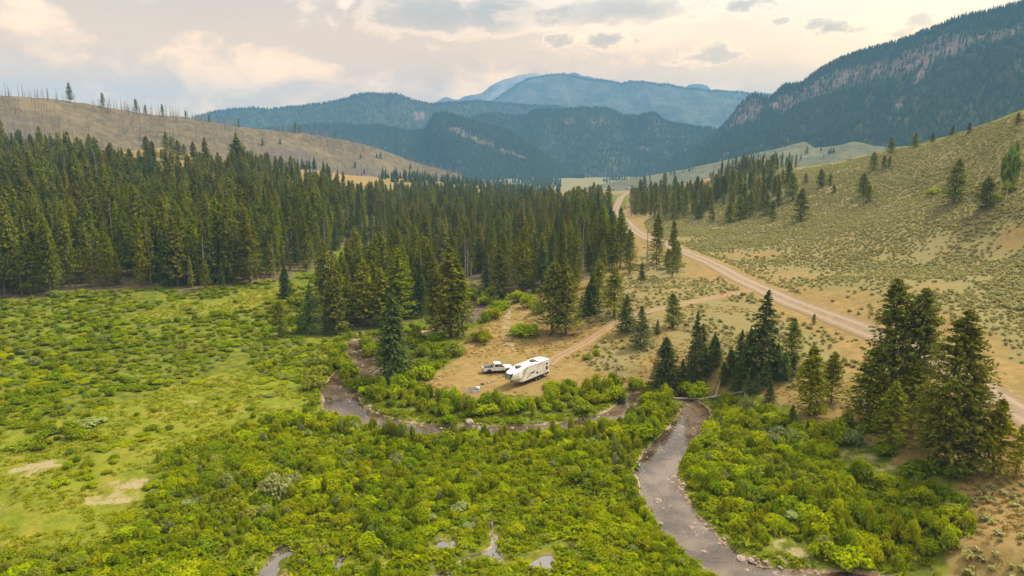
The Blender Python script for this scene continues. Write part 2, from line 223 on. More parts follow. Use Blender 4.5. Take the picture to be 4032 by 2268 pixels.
POLY = {'lower_thicket': [[-30.3, 114.1], [-23.8, 109.4], [-15.6, 107.1], [-5.7, 107.1], [7.4, 108.4], [17.1, 111.6], [23.2, 118.8], [27.5, 125.8], [30.4, 125.3], [27.6, 113.0], [22.4, 104.1], [18.7, 98.3], [17.0, 90.5], [17.2, 81.6], [18.8, 74.3], [20.9, 68.2], [21.6, 66.1], [-55.9, 64.9], [-59.6, 69.8], [-53.2, 70.8], [-47.8, 73.9], [-44.9, 78.1], [-49.0, 87.1], [-52.8, 96.8], [-47.4, 106.8], [-37.8, 113.6]], 'tongue': [[13.0, 111.1], [19.0, 114.9], [23.5, 120.8], [26.7, 125.8], [29.7, 125.7], [30.1, 122.5], [27.7, 113.0], [22.6, 104.9], [19.3, 101.1]], 'bend_bank': [[-27.9, 127.4], [-22.3, 128.8], [-17.4, 130.1], [-15.2, 124.3], [-7.8, 119.1], [0.9, 120.5], [7.0, 126.6], [16.3, 128.0], [20.5, 125.3], [18.4, 121.1], [13.7, 117.7], [7.8, 115.5], [-6.1, 113.5], [-16.7, 115.5], [-23.9, 120.6]], 'right_thicket': [[36.2, 116.7], [43.0, 116.3], [44.9, 105.0], [50.5, 102.2], [50.9, 94.2], [53.7, 87.0], [55.5, 77.4], [51.5, 70.9], [45.6, 69.2], [38.9, 68.8], [29.9, 71.4], [26.7, 75.4], [24.7, 82.0], [24.9, 89.9], [25.7, 96.4], [33.3, 109.1]], 'left_shrubs': [[-139.6, 176.1], [-128.3, 192.4], [-115.2, 199.2], [-94.3, 204.5], [-78.5, 228.6], [-68.5, 254.1], [-57.9, 213.1], [-56.5, 184.9], [-50.6, 161.2], [-40.9, 160.5], [-39.6, 149.7], [-37.2, 133.6], [-39.0, 127.4], [-54.5, 140.5], [-64.6, 133.1], [-69.4, 120.0], [-79.3, 109.9], [-83.1, 100.8]], 'camp_shrubs': [[-22.9, 132.4], [-24.1, 147.7], [-22.8, 164.5], [-17.5, 165.4], [-12.8, 155.6], [-13.9, 142.7], [-17.7, 132.5]], 'creek_left': [[-40.5, 127.3], [-42.9, 152.3], [-40.9, 160.5], [-36.0, 150.2], [-36.8, 140.9], [-35.3, 126.6]], 'left_patch': [[-75.2, 98.3], [-74.2, 105.1], [-71.4, 111.1], [-68.3, 107.0], [-69.0, 100.0], [-71.4, 97.1]], 'left_low': [[-97.1, 119.4], [-81.8, 124.8], [-71.7, 124.2], [-70.4, 117.9], [-78.5, 108.7], [-85.3, 103.8]], 'meadow': [[-83.1, 100.8], [-78.7, 109.0], [-69.1, 119.4], [-64.0, 131.9], [-54.5, 140.5], [-44.2, 148.8], [-37.4, 136.1], [-36.4, 127.6], [-39.6, 119.5], [-36.8, 112.7], [-47.4, 106.8], [-53.1, 97.4], [-48.5, 86.0], [-44.9, 77.1], [-48.1, 73.5], [-55.0, 70.8], [-60.2, 70.6]], 'meadow_lane': [[-102.1, 175.2], [-94.1, 191.2], [-83.2, 194.5], [-77.4, 221.3], [-71.1, 206.1], [-74.7, 189.9], [-87.7, 177.3]], 'dry_camp': [[-16.6, 129.9], [-13.8, 137.0], [-10.5, 149.7], [-12.8, 156.2], [-9.9, 170.4], [-4.3, 193.4], [0.3, 215.5], [6.4, 208.7], [13.7, 208.9], [28.8, 232.7], [41.5, 262.6], [61.1, 390.8], [226.7, 1276.7], [511.8, 2189.5], [206.5, 511.9], [213.5, 297.1], [218.7, 206.7], [61.7, 49.2], [41.6, 56.7], [49.0, 67.3], [54.6, 75.2], [56.0, 81.3], [53.3, 90.1], [53.1, 96.4], [50.3, 104.5], [47.1, 112.4], [38.1, 123.4], [27.1, 127.9], [20.7, 126.0], [16.4, 128.7], [7.1, 127.9], [0.9, 121.2], [-7.8, 120.0], [-14.5, 124.6]], 'hill_sage': [[63.0, 310.0], [70.7, 258.3], [74.0, 210.7], [74.1, 177.5], [77.1, 147.9], [78.9, 133.9], [79.7, 117.6], [78.7, 101.0], [76.1, 81.9], [103.3, 100.0], [156.5, 170.1], [205.9, 253.5], [211.0, 297.2], [212.8, 340.8], [213.1, 393.0], [195.9, 426.5], [201.2, 536.2], [165.9, 570.2], [126.3, 537.5], [72.0, 377.4]], 'flat_sage': [[11.7, 177.7], [23.7, 210.7], [37.2, 226.4], [55.4, 288.3], [60.5, 253.1], [65.8, 196.5], [65.6, 182.8], [71.4, 156.6], [74.0, 141.5], [67.6, 129.9], [58.8, 117.6], [50.7, 111.7], [48.8, 120.9], [41.2, 129.4], [33.9, 138.1], [24.3, 129.5], [18.5, 132.9], [12.3, 144.9], [26.4, 164.2]], 'corner_sage': [[57.1, 79.1], [64.5, 81.2], [68.0, 74.4], [53.5, 56.4], [42.2, 58.8], [46.6, 66.7], [51.8, 70.3]], 'forest_left': [[-143.5, 165.6], [-140.1, 176.7], [-137.6, 181.9], [-129.1, 190.0], [-117.6, 197.2], [-102.5, 204.1], [-91.1, 202.4], [-85.9, 213.4], [-79.4, 223.6], [-75.8, 241.7], [-72.3, 254.6], [-81.5, 321.5], [-88.1, 394.3], [-117.6, 503.8], [-138.5, 497.1], [-158.5, 473.4], [-179.0, 487.0], [-188.6, 456.8], [-189.5, 434.2], [-194.9, 403.3], [-208.6, 403.5], [-228.0, 414.5], [-251.6, 423.3], [-288.2, 435.9], [-303.7, 416.3], [-296.5, 355.9]], 'forest_centre': [[-60.2, 252.9], [-47.9, 250.4], [-37.8, 223.7], [-28.1, 231.0], [-25.7, 262.4], [-11.9, 231.1], [-3.5, 214.7], [6.5, 213.0], [15.9, 205.2], [24.4, 205.8], [32.0, 221.8], [42.2, 272.7], [54.8, 365.8], [67.2, 483.9], [53.0, 571.6], [4.5, 662.3], [-42.6, 689.9], [-88.4, 650.8], [-122.4, 552.0], [-94.3, 412.3], [-84.7, 342.6], [-63.6, 357.1], [-50.6, 302.9], [-64.2, 284.7]], 'creek_grove': [[-49.7, 170.1], [-43.6, 176.0], [-35.2, 175.8], [-28.6, 187.5], [-23.3, 199.6], [-22.7, 224.3], [-30.8, 253.7], [-43.5, 259.3], [-55.9, 246.7], [-55.3, 205.6]], 'forest_right': [[75.1, 433.6], [76.9, 380.4], [85.8, 362.2], [99.1, 365.6], [111.3, 338.5], [145.0, 364.2], [154.1, 399.8], [154.1, 481.8], [138.0, 524.0], [118.8, 575.6], [99.4, 586.0]], 'bench_trees': [[461.5, 1721.1], [163.3, 566.9], [186.1, 573.4], [209.2, 566.2], [211.9, 518.3], [211.9, 518.3], [174.2, 501.1], [156.9, 539.0]]}
BARE = [[-52.5, 88.6, 4, 1.6], [-52.2, 84.2, 3.4, 1.5], [-58.5, 119.8, 2.2, 0.6], [-69.6, 91.9, 3, 1.2], [-67.6, 93.3, 3, 1.0], [-42.3, 118.9, 3, 0.6], [-42.5, 155.9, 3, 2.5], [50.0, 91.1, 4, 3], [31.9, 72.0, 3, 1.5]]
DRYSPOT = [[86.6, 208.6, 14, 7], [79.1, 174.7, 12, 5], [82.0, 251.7, 8, 6], [86.1, 144.2, 10, 5], [90.5, 127.7, 8, 6], [84.7, 116.6, 8, 8], [103.0, 165.9, 9, 3], [75.8, 303.8, 9, 5], [91.0, 244.4, 10, 4], [142.3, 193.8, 9, 5], [79.0, 161.5, 14, 5], [60.4, 219.4, 6, 4]]
TREES = [(-24.3, 135.7, 18.1, 'spruce', 1.4), (-15.0, 164.4, 22.6, 'pine', 1.15), (-13.3, 164.6, 18.8, 'pine', 0.9), (-19.1, 167.3, 17.8, 'pine', 0.85), (-16.6, 164.6, 14.8, 'pine', 0.8), (-44.9, 171.4, 17.4, 'pine', 1), (-39.5, 179.7, 18.3, 'pine', 1.1), (-31.0, 184.0, 21.2, 'pine', 1.05), (-34.7, 180.4, 16.2, 'pine', 1), (-44.3, 181.8, 12.7, 'pine', 0.95), (-44.2, 176.8, 10.8, 'fir', 0.9), (-46.8, 170.1, 9.1, 'fir', 0.9), (-50.8, 169.8, 13.0, 'fir', 0.85), (-53.2, 167.9, 4.4, 'fir', 0.8), (-68.2, 204.3, 10.5, 'spruce', 1.25), (-57.0, 164.2, 9.2, 'pine', 1.25), (-29.2, 191.6, 12.6, 'fir', 1), (-40.0, 195.2, 15.7, 'pine', 1), (-29.1, 207.7, 16.0, 'pine', 1), (-8.1, 223.8, 11.9, 'fir', 0.95), (-3.7, 215.4, 16.5, 'pine', 1.2), (5.4, 224.5, 12.2, 'fir', 1.15), (1.6, 231.6, 15.6, 'pine', 1.1), (9.9, 165.8, 18.2, 'pine', 1.25), (13.1, 164.0, 18.0, 'pine', 1.15), (18.2, 176.3, 5.9, 'fir', 0.9), (21.1, 177.1, 11.3, 'fir', 1), (20.1, 177.9, 8.7, 'fir', 1), (26.2, 172.7, 12.9, 'pine', 1.2), (24.0, 188.4, 12.3, 'pine', 1), (27.0, 158.6, 9.3, 'fir', 1.2), (28.4, 147.8, 9.6, 'fir', 1.15), (33.5, 154.5, 3.6, 'fir', 1), (38.1, 159.0, 8.4, 'pine', 1.4), (30.0, 128.5, 11.0, 'spruce', 1.75), (35.5, 129.5, 15.4, 'fir', 0.55), (37.9, 132.8, 8.6, 'fir', 1), (40.1, 132.9, 5.9, 'fir', 1.1), (40.3, 126.1, 5.0, 'fir', 1), (41.4, 122.9, 6.0, 'fir', 0.95), (43.5, 126.8, 8.6, 'fir', 0.9), (46.6, 124.4, 16.6, 'fir', 1.0), (44.7, 125.4, 9.3, 'fir', 0.9), (42.9, 120.2, 4.5, 'fir', 0.9), (44.2, 119.3, 4.2, 'fir', 0.9), (49.0, 122.4, 6.8, 'fir', 1), (54.5, 129.8, 8.7, 'pine', 1.3), (51.9, 122.5, 4.4, 'fir', 1), (44.3, 113.4, 5.1, 'fir', 1.1), (45.1, 105.4, 3.9, 'fir', 0.95), (45.7, 100.9, 2.8, 'fir', 1), (38.0, 130.3, 6.0, 'fir', 1.1), (40.1, 130.7, 6.0, 'fir', 1.1), (41.7, 127.1, 5.9, 'fir', 1.1), (43.4, 124.0, 6.2, 'fir', 1.0), (46.3, 120.8, 5.6, 'fir', 1.1), (48.5, 124.2, 6.9, 'fir', 1.1), (49.7, 121.3, 5.6, 'fir', 1.1), (34.8, 128.7, 5.4, 'fir', 1.1), (33.4, 130.2, 5.6, 'fir', 1.1), (48.7, 107.4, 12.2, 'pine', 1.2), (53.7, 110.6, 9.0, 'pine', 1.2), (54.9, 101.4, 12.6, 'pine', 1.35), (54.6, 93.7, 10.5, 'pine', 1.1), (59.3, 103.2, 22.5, 'tall_pine', 1.1), (62.4, 101.9, 21.0, 'tall_pine', 1.0), (57.4, 84.6, 22.0, 'broad_pine', 1.35), (60.9, 81.6, 10.5, 'pine', 1.2), (63.7, 81.5, 6.6, 'pine', 0.7), (68.6, 153.0, 2.6, 'pine', 1.2), (59.0, 92.5, 9.4, 'pine', 1.2), (60.6, 85.5, 12.8, 'pine', 1.1), (55.3, 98.9, 9.7, 'pine', 1.1), (59.6, 97.6, 11.4, 'pine', 1.15), (57.9, 88.8, 8.6, 'pine', 1.2), (51.5, 243.5, 17.9, 'pine', 0.8), (50.9, 216.6, 18.7, 'pine', 0.6), (55.0, 226.9, 10.1, 'pine', 1), (52.7, 232.3, 7.3, 'pine', 1), (39.3, 228.8, 15.2, 'pine', 1), (41.0, 214.6, 5.7, 'fir', 1), (38.1, 240.9, 19.7, 'pine', 1), (43.6, 261.4, 9.1, 'pine', 1), (34.8, 237.3, 16.6, 'pine', 1), (33.0, 242.4, 18.0, 'pine', 1), (128.0, 307.2, 15.0, 'pine', 1.5), (159.4, 316.5, 10.5, 'pine', 1.7), (155.6, 303.9, 8.1, 'pine', 1.4), (154.7, 243.6, 15.8, 'pine', 1.3), (152.9, 224.2, 10.7, 'pine', 1.7), (156.7, 220.7, 16.3, 'aspen', 0.9), (172.6, 241.6, 10.6, 'pine', 1.2), (157.8, 342.1, 4.8, 'pine', 1.2), (145.8, 361.7, 14.2, 'pine', 1.4), (162.1, 366.5, 9.4, 'pine', 1.5), (163.8, 360.2, 6.6, 'pine', 1.1), (162.6, 387.4, 6.1, 'pine', 1.3), (180.6, 351.0, 9.7, 'pine', 1.3), (182.4, 344.7, 6.7, 'pine', 1.2), (183.3, 341.3, 5.9, 'pine', 1.1), (208.4, 365.5, 8.2, 'pine', 1.4), (209.6, 352.2, 5.6, 'pine', 1.4), (202.4, 376.4, 8.7, 'pine', 1.4), (204.2, 316.7, 5.2, 'pine', 1.3), (195.8, 275.1, 4.8, 'pine', 1.2), (210.3, 338.2, 5.0, 'pine', 1.4), (349.7, 1379.1, 37.0, 'pine', 1.1), (122.7, 326.6, 10.2, 'pine', 1), (126.2, 344.2, 11.7, 'pine', 1.3), (114.1, 347.2, 13.2, 'pine', 1.3), (108.0, 343.4, 10.8, 'pine', 1.3), (-240.1, 463.2, 13.8, 'pine', 1.3), (-235.3, 461.4, 11.4, 'pine', 1.2), (-231.6, 472.9, 14.3, 'pine', 1.1), (-226.8, 470.6, 12.9, 'pine', 1.1), (-221.9, 469.0, 11.6, 'pine', 1.3), (-217.4, 467.5, 10.3, 'pine', 1.2), (-223.0, 448.9, 10.7, 'pine', 1.0), (-179.5, 459.5, 26.2, 'pine', 1.5), (-308.7, 486.5, 5.9, 'pine', 1.2)]
SNAGS = [(-26.4, 197.6, 17.0), (-16.7, 242.5, 18.0), (-16.4, 251.2, 14.7), (-15.9, 259.8, 10.6), (-18.3, 226.6, 10.0), (-0.4, 302.0, 13.1), (24.8, 263.3, 13.0), (46.9, 237.2, 15.7), (20.2, 128.4, 7.4), (-28.9, 253.6, 6.0), (196.4, 291.5, 10.8), (196.6, 293.8, 6.4), (-13.2, 219.2, 13.6), (64.5, 109.7, 10.2), (-155.9, 240.9, 19.4), (-140.5, 238.9, 14.5), (-95.7, 339.7, 15.6)]
BUSHES = [(-7.4, 158.7, 6.0, 2.8, 0), (3.1, 165.7, 8.3, 2.6, 0), (3.6, 165.0, 4.9, 2.3, 0), (-12.7, 149.1, 3.9, 3.2, 2), (-17.8, 133.3, 5.3, 2.7, 0), (-20.3, 130.7, 3.9, 2.8, 1), (-22.0, 126.5, 4.6, 3.0, 0), (-25.3, 123.8, 4.6, 2.8, 1), (-16.4, 146.1, 3.8, 2.4, 1), (-20.2, 148.4, 4.4, 2.7, 2), (-19.6, 154.6, 4.0, 2.2, 1), (-23.9, 155.6, 4.6, 3.7, 1), (-23.3, 164.6, 4.9, 3.5, 1), (-19.0, 161.3, 3.8, 2.3, 1), (-33.4, 136.2, 5.1, 3.6, 1), (-30.3, 129.9, 4.7, 2.7, 1), (-29.5, 133.4, 3.2, 2.1, 1), (-32.8, 153.6, 4.0, 3.3, 0), (-35.1, 160.5, 3.4, 2.7, 0), (-39.9, 156.4, 3.4, 2.2, 1), (-40.9, 149.5, 4.5, 2.7, 1), (-41.9, 143.5, 5.2, 3.1, 2), (-37.8, 142.7, 4.3, 2.4, 1), (-39.8, 135.9, 5.7, 2.9, 2), (-39.7, 129.7, 5.5, 2.7, 2), (-5.3, 187.9, 5.5, 2.9, 0), (-3.2, 196.0, 5.3, 2.8, 0), (1.4, 201.0, 7.1, 3.1, 0), (4.7, 190.0, 6.3, 3.4, 0), (6.7, 182.7, 4.3, 3.2, 0), (-9.0, 209.2, 4.9, 2.7, 0), (-12.6, 219.0, 6.4, 3.1, 1), (-6.9, 222.6, 5.2, 2.9, 0), (-4.1, 182.3, 3.9, 2.6, 0), (24.2, 128.9, 3.1, 2.6, 0), (20.2, 122.9, 3.3, 2.2, 1), (27.1, 127.9, 3.8, 1.8, 1), (33.0, 127.0, 4.6, 2.6, 1), (35.8, 126.1, 4.6, 2.3, 0), (30.6, 126.2, 3.0, 1.7, 1), (34.1, 125.3, 4.5, 1.8, 1), (39.4, 120.4, 3.6, 1.7, 0), (-62.4, 197.2, 7.0, 3.7, 2), (-69.8, 209.7, 4.9, 3.0, 2), (-64.7, 186.7, 5.5, 3.1, 2), (162.5, 268.3, 6.1, 2.4, 0), (163.2, 228.8, 5.2, 2.6, 0), (157.6, 227.6, 6.5, 2.6, 0), (16.3, 142.1, 2.5, 1.2, 2), (18.3, 144.5, 2.2, 1.2, 0), (-31.6, 85.1, 4.4, 3.2, 3), (46.7, 99.1, 3.6, 2.4, 0), (52.0, 101.5, 2.5, 2.1, 0), (50.5, 96.2, 3.5, 2.1, 3), (48.7, 100.9, 3.1, 1.8, 0), (-10.8, 112.0, 2.7, 1.5, 1), (-27.6, 132.0, 2.4, 1.7, 1), (53.6, 85.9, 4.8, 2.0, 1), (57.9, 82.8, 4.1, 1.7, 1), (53.2, 92.6, 3.4, 1.9, 1), (53.9, 99.3, 3.0, 1.6, 1), (19.8, 127.8, 3.5, 3.5, 1), (55.6, 85.7, 3.7, 1.8, 1)]
RIDGES = {'forest_ridge': [[296.2, 2150.0, -51.1], [378.6, 2080.0, -4.8], [456.5, 2000.0, 35.0], [515.1, 1950.0, 65.5], [565.3, 1880.0, 122.5], [585.8, 1850.0, 162.5], [600.5, 1830.0, 183.9], [616.4, 1810.0, 192.1], [641.1, 1790.0, 180.9], [648.2, 1770.0, 187.0], [664.4, 1750.0, 207.9], [692.7, 1720.0, 210.6], [721.3, 1690.0, 235.6], [763.3, 1650.0, 262.5], [798.8, 1620.0, 273.0], [847.9, 1570.0, 285.7], [868.0, 1540.0, 296.3], [896.2, 1510.0, 307.9], [913.7, 1490.0, 316.7], [947.5, 1450.0, 322.1], [970.6, 1420.0, 325.9], [988.7, 1390.0, 329.9], [1060.7, 1300.0, 341.2], [1121.1, 1150.0, 324.5], [1193.7, 1000.0, 272.9]], 'far_peaks': [[-1142.8, 6048.0, 343.8], [-870.9, 6048.0, 393.1], [-673.4, 6048.0, 471.5], [-564.7, 6048.0, 523.6], [-464.2, 6048.0, 504.1], [-406.6, 6048.0, 530.1], [-251.8, 6048.0, 562.6], [-150.7, 6048.0, 637.0], [40.1, 6048.0, 698.2], [200.4, 6048.0, 723.9], [264.0, 6048.0, 701.4], [374.7, 6048.0, 669.2], [507.6, 6048.0, 727.1], [598.3, 6048.0, 698.2], [685.6, 6048.0, 682.1], [912.4, 6048.0, 588.5], [1317.0, 6048.0, 539.9], [1494.3, 6048.0, 624.1], [1581.0, 6048.0, 633.8], [1659.0, 6048.0, 614.4], [1691.5, 6048.0, 572.3], [1892.1, 6048.0, 474.8], [2402.2, 6048.0, 409.4]], 'blue_mountain': [[-407.6, 4605.0, 222.3], [-251.9, 4605.0, 310.0], [-115.3, 4605.0, 389.6], [30.6, 4605.0, 488.4], [114.6, 4605.0, 532.6], [221.4, 4605.0, 544.8], [310.3, 4605.0, 557.0], [369.0, 4605.0, 544.8], [569.2, 4492.0, 501.5], [685.2, 4436.0, 483.9], [797.4, 4380.0, 490.1], [922.2, 4324.0, 461.3], [1166.1, 4212.0, 416.8], [1326.0, 4155.0, 402.8], [1500.4, 4099.0, 382.6], [1771.3, 3931.0, 387.7], [2363.4, 3818.0, 316.3]], 'long_ridge': [[-1468.5, 2884.0, 140.3], [-1368.6, 2884.0, 171.8], [-1302.3, 2884.0, 192.2], [-1228.9, 2917.0, 216.0], [-1103.8, 2951.0, 234.0], [-1006.9, 2985.0, 233.0], [-875.8, 3018.0, 249.7], [-791.3, 3018.0, 259.5], [-706.4, 3018.0, 279.0], [-621.7, 3018.0, 300.1], [-566.4, 3018.0, 298.4], [-482.6, 3018.0, 298.4], [-428.0, 3018.0, 274.1], [-348.3, 3052.0, 261.9], [-266.2, 3085.0, 264.2], [-184.2, 3152.0, 275.8], [-98.5, 3219.0, 280.7], [22.0, 3286.0, 273.2], [209.3, 3354.0, 268.9], [404.8, 3421.0, 241.9], [705.8, 3488.0, 217.3]], 'timbered_hill': [[-251.9, 2677.0, 148.1], [-159.3, 2638.0, 175.3], [-79.9, 2601.0, 191.9], [35.8, 2562.0, 181.3], [73.2, 2524.0, 195.7], [109.5, 2485.0, 201.5], [197.9, 2448.0, 199.1], [284.6, 2409.0, 201.9], [329.1, 2409.0, 195.4], [375.3, 2409.0, 177.1], [413.2, 2371.0, 171.2], [462.1, 2332.0, 179.2], [512.8, 2332.0, 150.1], [592.6, 2295.0, 134.6], [655.1, 2256.0, 123.2], [762.8, 2218.0, 94.0], [891.3, 2218.0, 45.0]], 'dark_spur': [[-1022.3, 2500.0, 107.1], [-834.9, 2450.0, 132.7], [-700.3, 2400.0, 141.4], [-615.7, 2350.0, 144.5], [-499.8, 2300.0, 136.1], [-431.5, 2280.0, 137.8], [-386.3, 2260.0, 128.3], [-320.4, 2240.0, 117.8], [-275.0, 2220.0, 123.2], [-257.1, 2210.0, 147.0], [-239.5, 2200.0, 170.4], [-217.6, 2190.0, 171.0], [-166.5, 2160.0, 159.9], [-104.9, 2130.0, 138.6], [-24.6, 2090.0, 118.6], [13.9, 2060.0, 95.0], [51.4, 2030.0, 71.9], [106.8, 1990.0, 34.0], [160.4, 1950.0, -9.3], [193.4, 1900.0, -32.5]], 'burned_hill': [[-592.2, 600.0, 113.3], [-562.2, 640.0, 111.1], [-530.9, 680.0, 107.2], [-500.8, 700.0, 102.3], [-475.3, 730.0, 101.6], [-446.4, 770.0, 97.6], [-419.5, 810.0, 91.6], [-383.9, 850.0, 87.9], [-334.0, 910.0, 78.6], [-283.6, 970.0, 73.9], [-248.6, 1010.0, 67.3], [-213.4, 1050.0, 58.9], [-184.6, 1080.0, 47.4], [-158.6, 1100.0, 35.8], [-125.6, 1120.0, 26.3], [-83.5, 1150.0, 13.0]], 'sage_bench': [[102.2, 1180.0, -14.4], [155.7, 1180.0, -2.5], [215.1, 1180.0, 8.2], [265.7, 1160.0, 17.9], [300.8, 1150.0, 25.8], [358.7, 1130.0, 40.6], [410.3, 1100.0, 54.1], [438.7, 1080.0, 62.9], [446.8, 1075.0, 64.6], [452.0, 1060.0, 56.1], [475.4, 1040.0, 58.2], [488.7, 1020.0, 63.6], [495.4, 1010.0, 62.9], [519.9, 980.0, 55.8], [555.6, 930.0, 60.4], [599.4, 880.0, 64.4]]}
ROCKS = [[-7.2, 112.0], [-9.3, 110.6], [-7.7, 111.3], [19.5, 85.3], [18.5, 79.6], [23.0, 79.8], [22.3, 78.7], [23.4, 92.6], [22.2, 91.7], [26.2, 72.0], [28.5, 70.7], [27.2, 71.4], [29.0, 69.2], [22.4, 73.5], [18.8, 96.2], [-21.1, 114.8], [-19.5, 113.7], [-17.3, 112.6], [-15.5, 111.6], [-26.0, 119.8], [-24.2, 117.4], [-12.0, 110.5], [-2.6, 110.4], [0.1, 110.6], [-5.6, 110.4], [15.2, 115.7], [17.1, 116.9], [-34.9, 148.7], [-34.7, 151.9], [-37.2, 156.9], [-32.8, 145.8], [23.9, 89.4], [25.5, 97.9], [24.7, 93.1], [32.5, 109.3], [19.8, 83.5], [22.6, 90.8], [24.7, 75.2], [26.2, 69.8], [-30.4, 123.2], [-28.7, 124.2], [-32.2, 127.7], [21.2, 122.2], [-9.8, 201.5], [-11.7, 193.0]]
LOGS = [[[30.4, 124.4], [36.3, 123.6]], [[36.3, 123.6], [46.6, 119.8]], [[38.1, 123.4], [42.2, 129.7]], [[33.1, 119.8], [30.8, 124.0]], [[-39.5, 169.6], [-38.2, 172.8]], [[-35.8, 157.0], [-31.8, 153.5]], [[-12.8, 201.3], [-9.0, 201.6]], [[-4.8, 128.6], [-3.1, 130.4]], [[-86.9, 233.7], [-90.7, 245.2]], [[216.9, 380.7], [218.5, 362.6]], [[202.8, 319.0], [202.0, 309.7]], [[150.5, 432.1], [156.8, 429.3]], [[205.4, 436.8], [203.5, 418.0]], [[196.4, 381.1], [198.5, 373.3]]]
SPOT = {'debris': [-5.8, 128.1], 'box': [-6.5, 125.8], 'ash': [-7.4, 125.1], 'cone': [[57.8, 186.2], [58.6, 184.5]], 'pole': [-18.5, 165.0], 'camper': [-14.0, 335.0], 'van': [11.2, 405.1], 'wheel_near': [5.1, 131.0], 'truck_r': [-4.5, 134.5], 'truck_f': [-0.9, 135.2]}
TPS = tps_fit(CTRL)
CREEK_L = catmull(CREEK, 1.5); ARM_L = catmull(CREEK_ARM, 1.5); CREEK_L[:, 2] += .3; ARM_L[:, 2] += .3
ROAD_L = catmull(ROAD, 3.0); TRACK_L = catmull(TRACK, 2.0); PATH_L = catmull(PATH, 2.0)
_z0 = lambda L, w: np.c_[L[:, :2], np.full(len(L), w)]

def creek_d(x, y): return np.minimum(line_dist(CREEK_L, x, y), line_dist(ARM_L, x, y))
def road_d(x, y): return line_dist(_z0(ROAD_L, 3.05), x, y)
def track_d(x, y): return line_dist(_z0(TRACK_L, 1.3), x, y)
def pond_d(x, y):
    d = np.full(np.size(x), 1e9)
    for P in PONDS: d = np.minimum(d, poly_sd(P, x, y))
    return d

WATER = -0.42
def gz(x, y):
    """height of the ground"""
    x = np.asarray(x, float).ravel(); y = np.asarray(y, float).ravel()
    z = base_z(x, y)
    near = (np.abs(x) < 420) & (y < 900) & (y > -50)
    cd = np.full(len(x), 1e9); rd = cd.copy(); td = cd.copy(); pdz = cd.copy()
    if near.any():
        xn, yn = x[near], y[near]
        cd[near] = creek_d(xn, yn); rd[near] = road_d(xn, yn); td[near] = track_d(xn, yn); pdz[near] = pond_d(xn, yn)
    wob = (vnoise(x, y, 2.3, 11) - 0.5) * 1.3 + (vnoise(x, y, 0.9, 12) - 0.5) * 0.5
    flat = sstep(1.0, 9.0, cd); z = z * flat
    flat2 = sstep(0.3, 2.5, pdz); z = z * flat2
    quiet = sstep(0.0, 5.0, np.minimum(rd, td)) * sstep(0.2, 3.0, np.minimum(cd, pdz))
    rough = (fbm(x, y, 9.0, 3) - 0.5) * 0.9 + (vnoise(x, y, 1.7, 8) - 0.5) * 0.16
    far = sstep(150, 500, np.hypot(x, y))
    quiet = quiet * (.12 + .88 * sstep(8, 16, np.hypot(x - 1, y - 132)))
    rough = rough * (1 - far) + far * (fbm(x, y, 60.0, 5) - 0.5) * 5.0
    z = z + rough * quiet
    bed = WATER - 0.22 - 0.18 * vnoise(x, y, 2.0, 4)
    k = sstep(0.40, -0.70, cd + wob * 0.55)
    z = z * (1 - k) + bed * k
    kp = sstep(0.35, -0.25, pdz + wob * 0.2)
    z = z * (1 - kp) + (WATER - 0.25) * kp
    return z - 0.10 * sstep(0.4, -0.6, rd) - 0.05 * sstep(0.3, -0.3, td)

# ---------------------------------------------------------------- object helpers
def tag(o, label=None, cat=None, group=None, kind=None):
    if label: o['label'] = label
    if cat: o['category'] = cat
    if group: o['group'] = group
    if kind: o['kind'] = kind
    return o

def npmesh(name, V, Fc, mats, mi=None, smooth=False):
    """mesh from numpy vertices and a face array with 3 or 4 columns (or a list of such arrays)"""
    me = bpy.data.meshes.new(name)
    Fl = [np.asarray(f, np.int32) for f in (Fc if isinstance(Fc, list) else [Fc]) if len(f)]
    V = np.asarray(V, np.float32)
    me.vertices.add(len(V)); me.vertices.foreach_set('co', V.ravel())
    nl = sum(f.size for f in Fl); npoly = sum(len(f) for f in Fl)
    me.loops.add(nl); me.loops.foreach_set('vertex_index', np.concatenate([f.ravel() for f in Fl]))
    tot = np.concatenate([np.full(len(f), f.shape[1], np.int32) for f in Fl])
    me.polygons.add(npoly); me.polygons.foreach_set('loop_start', np.r_[0, np.cumsum(tot)[:-1]].astype(np.int32))
    if mi is not None: me.polygons.foreach_set('material_index', np.asarray(mi, np.int32))
    for m in (mats if isinstance(mats, (list, tuple)) else [mats]): me.materials.append(m)
    me.update(calc_edges=True)
    if smooth: me.polygons.foreach_set('use_smooth', np.ones(npoly, bool))
    return me

def obj(name, me, parent=None, loc=None, rot=None):
    o = bpy.data.objects.new(name, me); COL.objects.link(o)
    if parent is not None: o.parent = parent
    if loc is not None: o.location = loc
    if rot is not None: o.rotation_euler = rot
    return o

def fattr(me, name, vals):
    a = me.attributes.new(name, 'FLOAT', 'POINT'); a.data.foreach_set('value', np.asarray(vals, np.float32))

# ---------------------------------------------------------------- materials
def material(name, rough=0.8, spec=0.2):
    m = bpy.data.materials.new(name); m.use_nodes = True; w = NT(m.node_tree); b = m.node_tree.nodes['Principled BSDF']
    b.inputs['Roughness'].default_value = rough; b.inputs['Specular IOR Level'].default_value = spec
    return m, w, b

